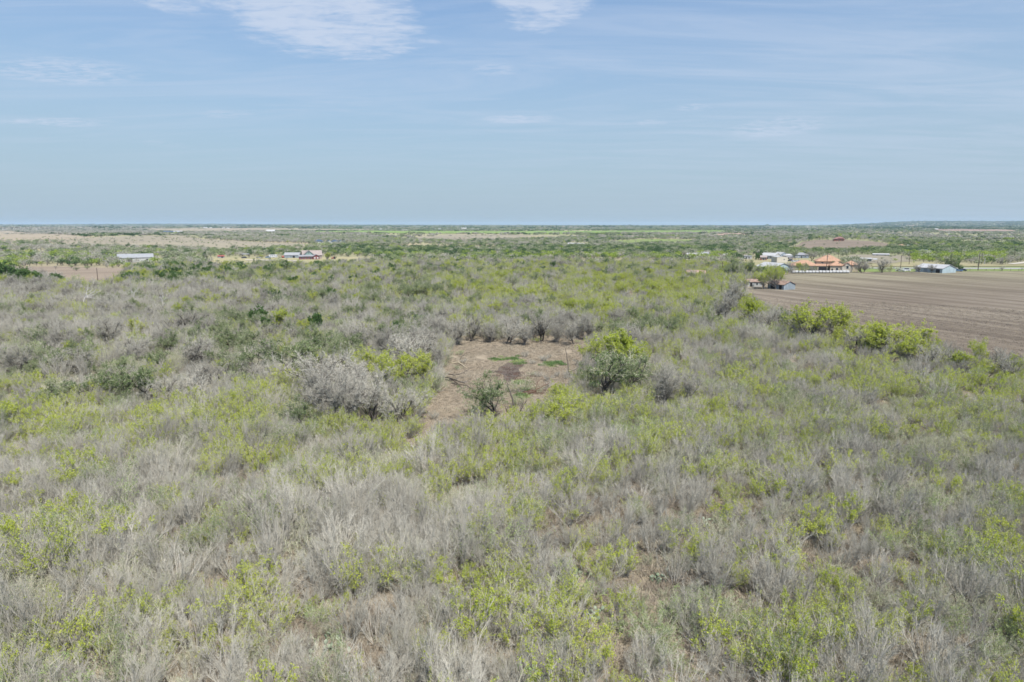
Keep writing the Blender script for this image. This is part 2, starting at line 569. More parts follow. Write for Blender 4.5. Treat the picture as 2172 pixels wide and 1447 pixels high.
# distant trees: lighter meshes of leaf-sized clumps over a few limbs
def far_tree(seed, h, wd, ml, n=150, size=.55, bare=.25, crowns=1, extent=0.0, mt=M_GREY):
    rng = np.random.default_rng(seed)
    pts, limb0, limb1 = [], [], []
    for c in range(crowns):
        o = np.array([rng.uniform(-extent, extent), rng.uniform(-extent * .45, extent * .45), 0.0])
        k = rng.uniform(.6, 1.1) if crowns > 1 else 1.0
        lobes = rng.normal(0, .5, (5, 3)) * np.array([wd * .36, wd * .36, h * .16]) + np.array([0, 0, h * .62])
        lobes = lobes * k + o
        for L in lobes:
            d = unit(rng.normal(0, 1, (n // 5, 3))) * np.array([wd * .28, wd * .28, h * .24]) * k * rng.uniform(.55, 1.05, (n // 5, 1))
            pts.append(L + d)
            limb0.append(o + np.array([0, 0, h * .1])); limb1.append(L)
    pts = np.concatenate(pts)
    pts[:, 2] = np.abs(pts[:, 2]) + .05
    V, Fc = cards(rng, pts, size, .5)
    limb = np.stack([np.array(limb0), np.array(limb1)], 1)
    w_ = tubes(limb, np.full(len(limb), .12), np.full(len(limb), .05), 3)
    return w_, EMPTYVF, (V, Fc), M_MIDBARK, M_GREY, ml


FARK = {'green': leafmat('far_green_leaves', (.20, .25, .12), (.28, .33, .165), .2), 'dark': leafmat('far_dark_leaves', (.065, .115, .048), (.105, .16, .07), .15),  # far colours kept darker: self-shadow of the woods put into the leaf colour
        'grey': leafmat('far_bare_crowns', (.35, .33, .28), (.44, .42, .36), .1), 'lime': leafmat('far_lime_leaves', (.25, .33, .06), (.34, .41, .10), .25),
        'sage': leafmat('far_sage_leaves', (.25, .275, .18), (.33, .35, .235), .15)}
for kn, mm in FARK.items():
    for i in range(2):
        proto('f%s_%d' % (kn, i), far_tree(200 + i, 5.5, 7.0, mm, n=170 if kn != 'grey' else 130, size=.42 if kn != 'grey' else .34))
        proto('g%s_%d' % (kn, i), far_tree(220 + i, 5.5, 8.5, mm, n=60, size=1.05, crowns=7, extent=21))
        proto('h%s_%d' % (kn, i), far_tree(240 + i, 8.0, 20.0, mm, n=40, size=3.0, crowns=9, extent=70))


# prickly pear: oval pads stacked on one another
def cactus_pads(seed):
    rng = np.random.default_rng(seed)
    pads = []
    for s in range(11):
        base = np.array([rng.normal(0, .38), rng.normal(0, .38), 0.0])
        d = unit(np.array([rng.normal(0, .35), rng.normal(0, .35), 1.0]))
        for k in range(rng.integers(2, 5)):
            r = rng.uniform(.11, .17)
            yaw = rng.uniform(0, math.pi)
            pads.append((base.copy(), d.copy(), r, yaw))
            base = base + d * r * 2.0
            d = unit(d + rng.normal(0, .38, 3) + np.array([0, 0, .1]))
    return pads


def pad_mesh():
    v, f = [], []
    n = 12
    for s in (-1, 1):
        v.append((0, s * .14, .5 * 2))
        for k in range(n):
            a = 2 * math.pi * k / n
            v.append((math.cos(a) * .55, s * .12, 1 + math.sin(a) * .62))
    rim = len(v)
    for k in range(n):
        a = 2 * math.pi * k / n
        wv = .80 - .15 * (math.sin(a) < -.3)
        v.append((math.cos(a) * wv, 0, 1 + math.sin(a) * 1.0))
    for si, o in ((0, 0), (1, n + 1)):
        for k in range(n):
            a, b = o + 1 + k, o + 1 + (k + 1) % n
            c, d = rim + k, rim + (k + 1) % n
            t = [(o, a, b), (a, c, d), (a, d, b)]
            if si == 0: t = [x[::-1] for x in t]
            f += t
    return tri_mesh('cactus_pad', v, f, [M_CACTUS])


PAD = pad_mesh()

# ------------------------------------------------------------------ ground
GROUND_COL = None


def ground_material():
    m, t = mat('scrub_ground')
    g = t.n('ShaderNodeNewGeometry')
    pos = g.outputs['Position']
    n_big = t.noise(pos, .012, 5, .6)
    n_mid = t.noise(pos, .11, 5, .6)
    n_fine = t.noise(pos, 1.4, 6, .7)
    n_grit = t.noise(pos, 9.0, 3, .7)
    c = t.mix(t.ramp(n_mid, .35, .65), (.245, .205, .15), (.335, .285, .205))
    c = t.mix(t.math('MULTIPLY', t.ramp(n_fine, .45, .7), .6), c, (.17, .13, .095))
    c = t.mix(t.math('MULTIPLY', t.ramp(n_grit, .5, .75), .55), c, (.42, .35, .25))
    grass = t.mix(t.ramp(n_grit, .3, .7), (.14, .16, .06), (.22, .235, .10))
    c = t.mix(t.math('MULTIPLY', t.ramp(n_big, .5, .64), .5), c, grass)
    # the far pastures carry a paler grass cover of their own
    ln = t.n('ShaderNodeVectorMath', operation='LENGTH', ins={0: pos}).outputs['Value']
    far = t.ramp(ln, 380.0, 900.0)
    n_f = t.noise(pos, .0042, 5, .6)
    fc = t.mix(t.ramp(n_f, .38, .62), (.33, .285, .19), (.25, .265, .14))
    fc = t.mix(t.math('MULTIPLY', t.ramp(n_mid, .45, .7), .35), fc, (.19, .18, .11))
    c = t.mix(far, c, fc)
    bmp = t.n('ShaderNodeBump', ins={'Strength': .7, 'Distance': .25, 'Height': n_fine})
    b = t.n('ShaderNodeBsdfDiffuse', ins={'Color': c, 'Roughness': .8, 'Normal': bmp.outputs[0]})
    finish(t, b.outputs[0])
    return m


def make_ground():
    rr = [0.0]
    r = 3.0
    while r < 26000:
        rr.append(r)
        r *= 1.032
    rr = np.array(rr)
    aa = np.concatenate([np.arange(-50, 50, .5), np.arange(50, 310, 5.0)])
    n = len(aa)
    A, RR = np.meshgrid(np.radians(aa), rr[1:])
    X, Y = RR * np.sin(A), RR * np.cos(A)
    Z = height(X, Y)
    V = np.concatenate([[[0, 0, H(0, 0)]], np.stack([X.ravel(), Y.ravel(), Z.ravel()], 1)])
    f = []
    k = np.arange(n); k2 = (k + 1) % n
    f.append(np.stack([np.zeros(n, int), 1 + k2, 1 + k], 1))
    for i in range(len(rr) - 2):
        a, b = 1 + i * n + k, 1 + i * n + k2
        c, d = a + n, b + n
        f.append(np.stack([a, b, d], 1)); f.append(np.stack([a, d, c], 1))
    me = tri_mesh('ground', V, np.concatenate(f), [ground_material()])
    me.polygons.foreach_set('use_smooth', [True] * len(me.polygons))
    o = link('ground', me)
    tag(o, 'brown scrub ground with dry litter and grass running to the horizon', kind='structure')


make_ground()


def soil_material(name, c1, c2, c3, ang=0.0, row=1.0, rowk=.35, bump=.5, patch=.03, grass=None):
    """tilled or grassy field; rows run along direction ang (radians from +Y)"""
    m, t = mat(name)
    g = t.n('ShaderNodeNewGeometry')
    pos = g.outputs['Position']
    mp = t.n('ShaderNodeMapping', vector_type='POINT', ins={0: pos})
    mp.inputs['Rotation'].default_value = (0, 0, ang)
    n_row = t.noise(t.n('ShaderNodeMapping', ins={0: mp.outputs[0], 3: (1.0 / row, .02 / row, .02)}).outputs[0], 1.0, 3, .6)
    n_row2 = t.noise(t.n('ShaderNodeMapping', ins={0: mp.outputs[0], 3: (.16 / row, .006, .01)}).outputs[0], 1.0, 4, .6)
    n_p = t.noise(pos, patch, 5, .6)
    n_g = t.noise(pos, 2.6, 5, .75)
    c = t.mix(t.ramp(n_p, .35, .65), c1, c2)
    if grass:      # thin weeds over the far end of the field
        py_ = t.n('ShaderNodeSeparateXYZ', ins={0: pos}).outputs[1]
        c = t.mix(t.ramp(t.math('MULTIPLY_ADD', t.math('SUBTRACT', n_row2, .5), 260.0, py_), grass[0], grass[1], 0.0, .85), c, (.315, .29, .19))
    c = t.mix(t.math('MULTIPLY', t.ramp(n_row2, .42, .62), rowk * 1.3), c, c3)
    c = t.mix(t.math('MULTIPLY', t.ramp(n_row, .45, .6), rowk), c, c3)
    dk = t.mix(1.0, c, (.55, .53, .50), 'MULTIPLY')
    c = t.mix(t.math('MULTIPLY', t.ramp(n_g, .5, .72), .6), c, dk)
    n_s = t.noise(pos, 6.0, 3, .8)
    c = t.mix(t.math('MULTIPLY', t.ramp(n_s, .56, .72), .55), c, (.50, .42, .33))
    h = t.math('ADD', t.math('MULTIPLY', n_row, .6), n_g)
    bmp = t.n('ShaderNodeBump', ins={'Strength': bump, 'Distance': .2, 'Height': h})
    b = t.n('ShaderNodeBsdfDiffuse', ins={'Color': c, 'Roughness': .9, 'Normal': bmp.outputs[0]})
    finish(t, b.outputs[0])
    return m


POLYS = []      # world polygons kept free of wild brush


def inside(poly, x, y):
    x = np.asarray(x); y = np.asarray(y)
    res = np.zeros(x.shape, bool)
    n = len(poly)
    for i in range(n):
        x0, y0 = poly[i]; x1, y1 = poly[(i + 1) % n]
        c = ((y0 > y) != (y1 > y)) & (x < (x1 - x0) * (y - y0) / ((y1 - y0) if y1 != y0 else 1e-9) + x0)
        res ^= c
    return res


def sheet(name, poly, material, lift=None, step=None, label=None, keep_free=True, furrows=None):
    """a patch of land as its own sheet draped a little above the ground"""
    poly = [tuple(p) for p in poly]
    xs = [p[0] for p in poly]; ys = [p[1] for p in poly]
    r = math.hypot(sum(xs) / len(xs), sum(ys) / len(ys))
    step = step or max(4.0, r * .03)
    bd = []
    for i in range(len(poly)):
        a, b = Vector(poly[i]), Vector(poly[(i + 1) % len(poly)])
        k = max(1, int((b - a).length / step))
        for j in range(k):
            q = a.lerp(b, j / k)
            if 0 < j < k:
                q = q + Vector((random.gauss(0, step * .10), random.gauss(0, step * .10)))
            bd.append(q)
    gx, gy = np.meshgrid(np.arange(min(xs), max(xs), step), np.arange(min(ys), max(ys), step))
    gx, gy = gx.ravel(), gy.ravel()
    ok = inside([tuple(b) for b in bd], gx, gy)
    pts = bd + [Vector((float(a), float(b))) for a, b in zip(gx[ok], gy[ok])]
    nb = len(bd)
    vo, _e, fo, *_ = delaunay_2d_cdt(pts, [(i, (i + 1) % nb) for i in range(nb)], [list(range(nb))], 1, 1e-4)
    x = np.array([v[0] for v in vo]); y = np.array([v[1] for v in vo])
    rr_ = np.hypot(x, y)
    z = height(x, y) + (lift if lift is not None else 0.02 + rr_ * .0004)
    me = tri_mesh(name, np.stack([x, y, z], 1), np.array([tuple(f) for f in fo if len(f) == 3]), [material])
    me.polygons.foreach_set('use_smooth', [True] * len(me.polygons))
    o = link(name, me)
    tag(o, label, kind='structure')
    # faces must look up
    if me.polygons and me.polygons[0].normal.z < 0:
        me.flip_normals()
    if keep_free:
        POLYS.append(poly)
    return o


def PX(*pts):
    return [tuple(P(a, b).xy) for a, b in pts]


M_TAN = soil_material('dry_tan_grass', (.265, .225, .165), (.32, .275, .205), (.28, .21, .145), 0.6, .8, .25, .8, .12)
M_PLOUGH = soil_material('ploughed_soil', (.205, .172, .133), (.27, .232, .18), (.115, .094, .075), -math.atan2(.43, .9), 1.0, .55, .6, .02, grass=(270.0, 430.0))
M_PLOUGH2 = soil_material('ploughed_soil_far', (.225, .185, .145), (.265, .22, .17), (.155, .125, .098), 1.25, 3.0, .35, .3, .01)
M_PASTURE = soil_material('tan_pasture', (.31, .265, .20), (.28, .24, .18), (.24, .205, .155), .9, 12, .25, .2, .004)
M_PASTURE2 = soil_material('brown_pasture', (.25, .22, .17), (.28, .25, .185), (.20, .185, .14), 1.3, 12, .3, .2, .004)
M_CROP = soil_material('green_crop', (.17, .25, .075), (.21, .29, .09), (.15, .20, .07), 1.4, 12, .25, .2, .004)
M_MEADOW = soil_material('spring_meadow', (.17, .23, .075), (.22, .27, .10), (.19, .20, .10), .5, 6, .25, .3, .02)
M_PINK = soil_material('pinkish_bare_field', (.34, .24, .20), (.37, .27, .21), (.28, .20, .16), .5, 30, .2, .2, .002)
M_YARD = soil_material('dry_yard_grass', (.34, .295, .18), (.29, .27, .15), (.22, .22, .12), 1.2, 4, .25, .3, .02)
M_CALICHE = plain('pale_caliche', (.50, .45, .37), .95, .12, .3)
M_ASPHALT = plain('worn_road_surface', (.36, .35, .33), .9, .1, .4)
M_MUD = plain('wet_dark_mud', (.13, .10, .078), .75, .5, 1.6, streak=(1.0, 3.0, 1.0))

# dry pond clearing
CLEAR_PX = [(958, 742), (975, 728), (1010, 722), (1060, 724), (1100, 720), (1150, 719), (1200, 716), (1246, 716), (1246, 745), (1236, 775), (1222, 810),
            (1200, 832), (1172, 848), (1160, 862), (1135, 868), (1128, 884), (1100, 880), (1078, 896), (1040, 893), (1005, 906), (960, 902), (930, 918), (880, 950), (850, 948), (892, 905), (898, 868), (925, 835), (938, 800), (948, 765)]
CLEAR = PX(*CLEAR_PX)
sheet('clearing_ground', CLEAR, M_TAN, lift=.05, step=2.0, label='dry tan grass floor of the clearing in the brush')
sheet('mud_patch', PX((1050, 790), (1062, 778), (1078, 770), (1104, 768), (1112, 774), (1100, 784), (1104, 794), (1090, 803), (1080, 812), (1066, 806), (1068, 796)), M_MUD, lift=.09, step=1.0,
      label='dark damp mud patch in the middle of the clearing', keep_free=False)

# the big ploughed field on the right
FIELD = [tuple(P(1585, 640).xy), tuple(P(1560, 616).xy), tuple(P(1640, 600).xy), tuple(P(1668, 581).xy), tuple(P(1900, 577.5).xy), tuple(P(2172, 576).xy), tuple(P(2420, 575).xy),
         tuple(P(2440, 800).xy), tuple(P(2172, 800).xy), tuple(P(2050, 775).xy), tuple(P(1900, 735).xy), tuple(P(1780, 715).xy), tuple(P(1700, 695).xy), tuple(P(1650, 672).xy)]
sheet('ploughed_field', FIELD, M_PLOUGH, lift=.06, step=8, label='broad brown ploughed field on the right of the brush')
VERGE = PX((1740, 577), (1860, 577.2), (2172, 575.4), (2420, 574.5), (2420, 566), (2172, 566.5), (1880, 567), (1800, 568), (1740, 569))
sheet('grass_verge', VERGE, M_MEADOW, lift=.10, step=6, label='green grass strip between the ploughed field and the road')
sheet('road', PX((1800, 569.8), (1900, 570.3), (2172, 571.4), (2420, 572), (2420, 569.0), (2172, 568.8), (1900, 568.4), (1800, 568.4)), M_ASPHALT, lift=.22, step=8,
      label='pale road beyond the far edge of the ploughed field')
sheet('house_yard', PX((1600, 580), (1740, 578), (1740, 560), (1850, 553), (1850, 546), (1600, 549), (1560, 556)), M_YARD, lift=.14, step=8, label='dry grass yards round the orange roofed house')
sheet('roadside_pasture', PX((1850, 566), (2172, 566), (2420, 565), (2420, 560), (2172, 560), (2110, 561.5), (1850, 553)), M_YARD, lift=.3, step=10, label='dry pasture beyond the road')
sheet('strip_field', PX((1790, 546), (1810, 541), (1900, 541.5), (1932, 546), (1935, 556), (1860, 560), (1800, 556)), M_PASTURE2, lift=.5, step=14, label='brown fallow strip behind the long open shed')
sheet('gravel_drive', PX((2135, 561), (2172, 556.5), (2420, 548), (2420, 553), (2172, 560), (2150, 562)), M_CALICHE, lift=.6, step=12, label='pale gravel drive at the right edge of the photo')
# left side fields
sheet('left_ploughed_field', PX((20, 577), (40, 566.5), (120, 565.5), (262, 570), (275, 580), (262, 595), (248, 606), (215, 612), (130, 604), (60, 590)), M_PLOUGH2, lift=.2, step=8,
      label='small brown ploughed field behind the dark trees at the left')
sheet('left_farmyard', PX((440, 547), (520, 548), (620, 547), (760, 546), (800, 552), (830, 556), (780, 560), (700, 562), (660, 566), (560, 563), (460, 566), (440, 556)), M_YARD, lift=.3, step=10,
      label='dry grass farmyard in front of the red and green house')
sheet('farm_track', PX((520, 551.8), (600, 552.6), (640, 554), (652, 556.2), (600, 554.6), (520, 553.4)), M_CALICHE, lift=.55, step=8, label='pale track through the farmyard', keep_free=False)
sheet('left_green_meadow', PX((-200, 536), (100, 534.5), (110, 539), (0, 543), (-200, 545)), M_MEADOW, lift=.5, step=16, label='green meadow strip at the far left')
FAR = [
    ('tan_pasture', ((-300, 492), (20, 490.5), (90, 496), (205, 507), (206, 511), (90, 515), (-300, 517)), M_PASTURE, 'smooth tan pasture slope at the far left'),
    ('brown_pasture', ((120, 512), (210, 503), (400, 500), (430, 508), (560, 515), (690, 519), (700, 524), (560, 530), (430, 531), (300, 527), (150, 522)), M_PASTURE2,
     'brown rough pasture with scattered bushes, left of centre'),
    ('ridge_pasture', ((304, 485.5), (430, 484.4), (500, 484.6), (645, 486.2), (800, 487.6), (800, 488.8), (600, 489.6), (500, 491.5), (380, 492), (304, 489)), M_PASTURE,
     'tan pasture strip dotted with trees on the far left ridge'),
    ('green_crop', ((640, 491), (780, 489.6), (1000, 490.6), (1200, 490.6), (1540, 489.4), (1540, 493.5), (1200, 496.5), (980, 496), (800, 494.5), (660, 494)), M_CROP,
     'long bright green crop strip near the horizon'),
    ('sandy_pasture', ((790, 523), (900, 520.5), (1060, 525), (1070, 529), (960, 529), (800, 526.5)), M_PASTURE, 'tan field strip behind the dark trees, centre left'),
    ('upper_pasture', ((830, 508), (950, 498), (1200, 499.5), (1190, 506), (1060, 510), (950, 512)), M_PASTURE2, 'brownish upper pasture near the centre'),
    ('pale_green_field', ((1280, 512), (1380, 507), (1480, 509), (1460, 517), (1330, 520)), M_MEADOW, 'pale green clearing in the middle distance'),
    ('knoll_field', ((1682, 523), (1700, 514), (1730, 509.5), (1790, 509), (1850, 512.5), (1884, 518), (1890, 529), (1800, 534), (1720, 534), (1660, 530)), M_PLOUGH2,
     'brown ploughed field on the rounded knoll, right of centre'),
    ('clay_field', ((1508, 498.6), (1545, 495.2), (1588, 496), (1584, 500), (1560, 501), (1520, 500.5)), M_PINK, 'orange clay clearing in the far brush'),
    ('red_field', ((1968, 491.5), (1984, 487.6), (2110, 487.2), (2160, 489), (2150, 491.8), (2050, 493)), M_PINK, 'pinkish bare field below the far hills'),
    ('hill_scar', ((1918, 481.5), (1932, 478), (1948, 479.5), (1952, 482.5)), M_PINK, 'reddish bare scar on the far hillside'),
    ('far_tan_field', ((1100, 503), (1160, 499.5), (1250, 500), (1230, 503)), M_YARD, 'dry field strip beyond the white trailers'),
    ('right_far_meadow', ((1990, 516), (2050, 512), (2172, 514), (2300, 515), (2300, 518), (2172, 518.5), (2050, 518)), M_MEADOW, 'green meadow in the right distance'),
    ('trailer_pad', ((1196, 518.5), (1212, 515.6), (1245, 516.6), (1240, 523.5), (1205, 523)), M_CALICHE, 'pale dirt pad under the white trailers'),
    ('villa_lawn', ((655, 516), (680, 513.5), (740, 514), (760, 517), (700, 520)), M_MEADOW, 'lawn round the far white villa'),
    ('brush_gap', ((1120, 553.5), (1180, 552.6), (1400, 552.8), (1470, 553.8), (1400, 556), (1180, 556.5)), M_PASTURE, 'thin tan gap of bare ground behind the lime brush'),
]
for nm, pts, mm, lb in FAR:
    sheet(nm, PX(*pts), mm, label=lb)

# thin pale farm track far off
sheet('hill_track', PX((898, 511.6), (915, 508.2), (938, 506.2), (946, 506.6), (925, 508.6), (906, 512.4)), M_CALICHE, label='thin pale track climbing the far pasture', keep_free=False)
# ------------------------------------------------------------------ buildings
M_SILVER = plain('silver_roof_metal', (.33, .335, .335), .45, .08, .5)
M_WHITEROOF = plain('white_roof_metal', (.46, .455, .44), .5, .08, .4)
M_WHITEWALL = plain('white_painted_wall', (.50, .50, .48), .8, .08, .8)
M_PALEBLUE = plain('pale_blue_siding', (.37, .455, .475), .7, .14, .6, streak=(3, 3, .4))
M_BLUEGREY = plain('blue_grey_tin', (.26, .30, .325), .6, .25, .7, streak=(3, 3, .4))
M_TERRA = plain('terracotta_tiles', (.43, .26, .17), .8, .14, .9)
M_STUCCO = plain('cream_stone_wall', (.50, .43, .32), .9, .14, .9)
M_CREAM = plain('cream_siding', (.58, .53, .43), .8, .06, .5)
M_RUST = plain('rusty_tin_roof', (.29, .205, .16), .8, .35, .8)
M_BRICK = plain('red_brick_wall', (.30, .13, .09), .9, .2, 1.5)
M_REDWALL = plain('barn_red_wall', (.21, .075, .075), .8, .12, .8)
M_GREENWALL = plain('green_grey_gable', (.25, .36, .32), .8, .1, .8)
M_SHINGLE = plain('pink_brown_shingles', (.33, .28, .25), .9, .14, 1.1)
M_DARKROOF = plain('dark_blue_roof', (.07, .10, .14), .6, .12, .6)
M_GREYROOF = plain('grey_shingle_roof', (.28, .28, .29), .8, .12, .9)
M_REDROOF = plain('red_roof', (.27, .14, .125), .8, .14, .7)
M_DARK_IN = plain('painted_opening_shade', (.025, .025, .028), .9, .1, 1)  # near-black colour stands in for the shade inside openings
M_GLASS = plain('dark_window_glass', (.03, .04, .05), .15, .1, 1)
M_FRAME = plain('white_window_frame', (.6, .6, .57), .7, .05, 1)
M_POLEWOOD = plain('weathered_pole_wood', (.11, .085, .065), .9, .2, 1.5)
M_CERAMIC = plain('grey_insulator', (.35, .35, .36), .4, .05, 1)
M_WRAP = plain('white_bale_wrap', (.46, .46, .45), .5, .10, 2)
M_HAY = plain('grey_hay', (.30, .27, .21), .9, .25, 4)
M_PAINTRED = plain('red_machine_paint', (.34, .09, .07), .5, .12, 1)
M_PAINTWHITE = plain('white_vehicle_paint', (.62, .62, .62), .4, .05, 1)
M_PAINTDARK = plain('dark_vehicle_paint', (.035, .045, .06), .35, .05, 1)
M_PAINTBLUE = plain('blue_vehicle_paint', (.10, .17, .27), .4, .05, 1)
M_TYRE = plain('black_tyre', (.02, .02, .02), .9, .05, 1)


class MB:
    def __init__(self): self.v, self.f = [], []

    def poly(self, pts, faces):
        o = len(self.v)
        self.v += [tuple(p) for p in pts]
        self.f += [tuple(i + o for i in f) for f in faces]

    def box(self, x0, x1, y0, y1, z0, z1):
        self.poly([(x0, y0, z0), (x1, y0, z0), (x1, y1, z0), (x0, y1, z0), (x0, y0, z1), (x1, y0, z1), (x1, y1, z1), (x0, y1, z1)],
                  [(0, 3, 2, 1), (4, 5, 6, 7), (0, 1, 5, 4), (1, 2, 6, 5), (2, 3, 7, 6), (3, 0, 4, 7)])

    def cyl(self, c, r, h, axis='z', n=14, r2=None):
        r2 = r if r2 is None else r2
        pts = []
        for k, (rad, t) in enumerate(((r, 0), (r2, h))):
            for i in range(n):
                a = 2 * math.pi * i / n
                u, v_ = math.cos(a) * rad, math.sin(a) * rad
                pts.append({'z': (c[0] + u, c[1] + v_, c[2] + t), 'x': (c[0] + t, c[1] + u, c[2] + v_), 'y': (c[0] + v_, c[1] + t, c[2] + u)}[axis])
        self.poly(pts, [tuple(range(n))[::-1], tuple(range(n, 2 * n))] + [(i, (i + 1) % n, n + (i + 1) % n, n + i) for i in range(n)])

    def slab(self, quad, th):
        """thick roof plane from four top corners"""
        q = [Vector(p) for p in quad]
        nn = (q[1] - q[0]).cross(q[3] - q[0]).normalized() * th
        if nn.z < 0: nn = -nn
        self.poly([p for p in q] + [p - nn for p in q], [(0, 1, 2, 3), (7, 6, 5, 4), (0, 4, 5, 1), (1, 5, 6, 2), (2, 6, 7, 3), (3, 7, 4, 0)])

    def build(self, name, m, parent=None, at=None):
        me = bpy.data.meshes.new(name)
        me.from_pydata(self.v, [], self.f)
        me.materials.append(m)
        me.update()
        o = link(name, me, parent)
        if at is not None: o.location = at
        return o


def block(root, ox, oy, w, d, wh, rh, style, wm, rm, over=.5, windows=(), doors=(), gable_mat=None):
    """one body of a building under root: wall, roof, windows, doors"""
    a, b = w / 2, d / 2
    m = MB()
    m.box(-a, a, -b, b, -1.0, wh)
    if style == 'gable':
        m.poly([(-a, -b, wh), (-a, b, wh), (-a, 0, wh + rh), (a, -b, wh), (a, b, wh), (a, 0, wh + rh)], [(0, 2, 1), (3, 4, 5), (0, 3, 5, 2), (1, 2, 5, 4)])
    elif style == 'gabley':
        m.poly([(-a, -b, wh), (a, -b, wh), (0, -b, wh + rh), (-a, b, wh), (a, b, wh), (0, b, wh + rh)], [(0, 1, 2), (3, 5, 4), (0, 2, 5, 3), (1, 4, 5, 2)])
    elif style == 'lean':
        m.poly([(-a, -b, wh), (a, -b, wh), (a, b, wh), (-a, b, wh), (a, b, wh + rh), (-a, b, wh + rh)], [(0, 1, 4, 5), (0, 5, 3), (1, 2, 4), (2, 3, 5, 4)])
    wl = m.build('wall', wm, root, (ox, oy, 0))
    r = MB()
    o = over
    t = .06
    if style == 'gable':
        s = rh / b
        r.slab([(-a - o, -b - o, wh - o * s + t), (a + o, -b - o, wh - o * s + t), (a + o, .0, wh + rh + t), (-a - o, .0, wh + rh + t)], -.16)
        r.slab([(a + o, b + o, wh - o * s + t), (-a - o, b + o, wh - o * s + t), (-a - o, .0, wh + rh + t), (a + o, .0, wh + rh + t)], -.16)
    elif style == 'gabley':
        s = rh / a
        r.slab([(-a - o, b + o, wh - o * s + t), (-a - o, -b - o, wh - o * s + t), (0, -b - o, wh + rh + t), (0, b + o, wh + rh + t)], -.16)
        r.slab([(a + o, -b - o, wh - o * s + t), (a + o, b + o, wh - o * s + t), (0, b + o, wh + rh + t), (0, -b - o, wh + rh + t)], -.16)
    elif style == 'lean':
        s = rh / d
        r.slab([(-a - o, -b - o, wh - o * s + t), (a + o, -b - o, wh - o * s + t), (a + o, b + o, wh + rh + o * s + t), (-a - o, b + o, wh + rh + o * s + t)], -.16)
    else:  # hip
        A, B = a + o, b + o
        k = max(A - B, 0.01) if w > d else 0.01
        ky = max(B - A, 0.01) if d > w else 0.01
        r.poly([(-A, -B, wh + .02), (A, -B, wh + .02), (A, B, wh + .02), (-A, B, wh + .02), (-A, -B, wh + .2), (A, -B, wh + .2), (A, B, wh + .2), (-A, B, wh + .2),
                (-k, -ky, wh + rh), (k, -ky, wh + rh), (k, ky, wh + rh), (-k, ky, wh + rh)],
               [(3, 2, 1, 0), (0, 1, 5, 4), (1, 2, 6, 5), (2, 3, 7, 6), (3, 0, 4, 7), (4, 5, 9, 8), (5, 6, 10, 9), (6, 7, 11, 10), (7, 4, 8, 11), (8, 9, 10, 11)])
    r.build('roof', rm, root, (ox, oy, 0))
    if gable_mat is not None:
        g = MB()
        g.poly([(-a + .15, -b - .02, wh + .1), (a - .15, -b - .02, wh + .1), (0, -b - .02, wh + rh - .12), (-a + .15, -b + .02, wh + .1), (a - .15, -b + .02, wh + .1), (0, -b + .02, wh + rh - .12)],
               [(0, 1, 2), (5, 4, 3), (0, 3, 4, 1), (1, 4, 5, 2), (2, 5, 3, 0)])
        g.build('gable_panel', gable_mat, root, (ox, oy, 0))
    for kind, lst in (('window', windows), ('door', doors)):
        for (side, u, z, ww, hh, *mm) in lst:
            f = MB(); p = MB()
            f.box(-ww / 2 - .1, ww / 2 + .1, -.06, .02, -hh / 2 - .1, hh / 2 + .1)
            p.box(-ww / 2, ww / 2, -.085, -.03, -hh / 2, hh / 2)
            pos = {'f': (u, -b, z), 'b': (u, b, z), 'r': (a, u, z), 'l': (-a, u, z)}[side]
            rz = {'f': 0, 'b': math.pi, 'r': math.pi / 2, 'l': -math.pi / 2}[side]
            fo = f.build(kind, M_FRAME, root, (ox + pos[0], oy + pos[1], pos[2]))
            fo.rotation_euler = (0, 0, rz)
            p.build('pane' if kind == 'window' else 'door_leaf', mm[0] if mm else (M_GLASS if kind == 'window' else M_DARK_IN), fo)  # solid panel; the default dark one paints the shade of an opening
    return wl


def site(name, px, py, yaw, label, cat='house', group=None, clear=9.0):
    p = P(px, py)
    e = empty(name, p, yaw - math.atan2(p.x, p.y), label, cat, group)
    if clear:
        POLYS.append([(p.x + math.cos(k) * clear, p.y + math.sin(k) * clear) for k in np.linspace(0, 2 * math.pi, 9)[:-1]])
    return e


# orange roofed house
e = site('tiled_house', 1741, 574.5, .12, 'large cream house with many orange hipped tile roofs beyond the ploughed field', clear=24)
block(e, -10.5, 0, 16, 12, 3.4, 3.4, 'hip', M_STUCCO, M_TERRA, .7, [('f', 3.5, 1.9, 1.0, 1.8), ('f', 5.2, 1.9, 1.0, 1.8), ('f', -3, 1.9, 1.6, 1.2), ('l', 0, 1.9, 1.6, 1.2)])
block(e, 4.5, 5, 15, 12, 6.2, 3.8, 'hip', M_STUCCO, M_TERRA, .7, [('f', -4, 5.3, 1.2, .8), ('f', 2, 5.3, 1.2, .8)])
block(e, .2, -4.2, 6.5, 5, 3.6, .9, 'lean', M_STUCCO, M_TERRA, .4, [], [('f', -.2, 1.5, 4.6, 2.8)])  # porch: wide dark panel painted in place of its shaded opening
block(e, 8.3, -5, 8, 9, 3.9, 2.8, 'hip', M_STUCCO, M_TERRA, .6, [('f', 0, 1.9, 1.3, 1.4)], [('f', -2.8, 1.1, 1.0, 2.1)])
block(e, 14.0, -7, 6, 6, 3.9, 2.2, 'gabley', M_CREAM, M_TERRA, .4, [('f', .2, 3.2, 1.3, 1.9)])
block(e, 17.6, 0, 7.5, 9, 4.3, 2.6, 'hip', M_STUCCO, M_TERRA, .6, [('r', 0, 2.0, 1.4, 1.4), ('f', 0, 2, 1.2, 1.4)])
ch = MB(); ch.box(-.6, .6, -.5, .5, 5, 10.6); ch.box(-.75, .75, -.65, .65, 10.6, 10.9); ch.build('chimney', M_STUCCO, e, (5.2, 7, 0))

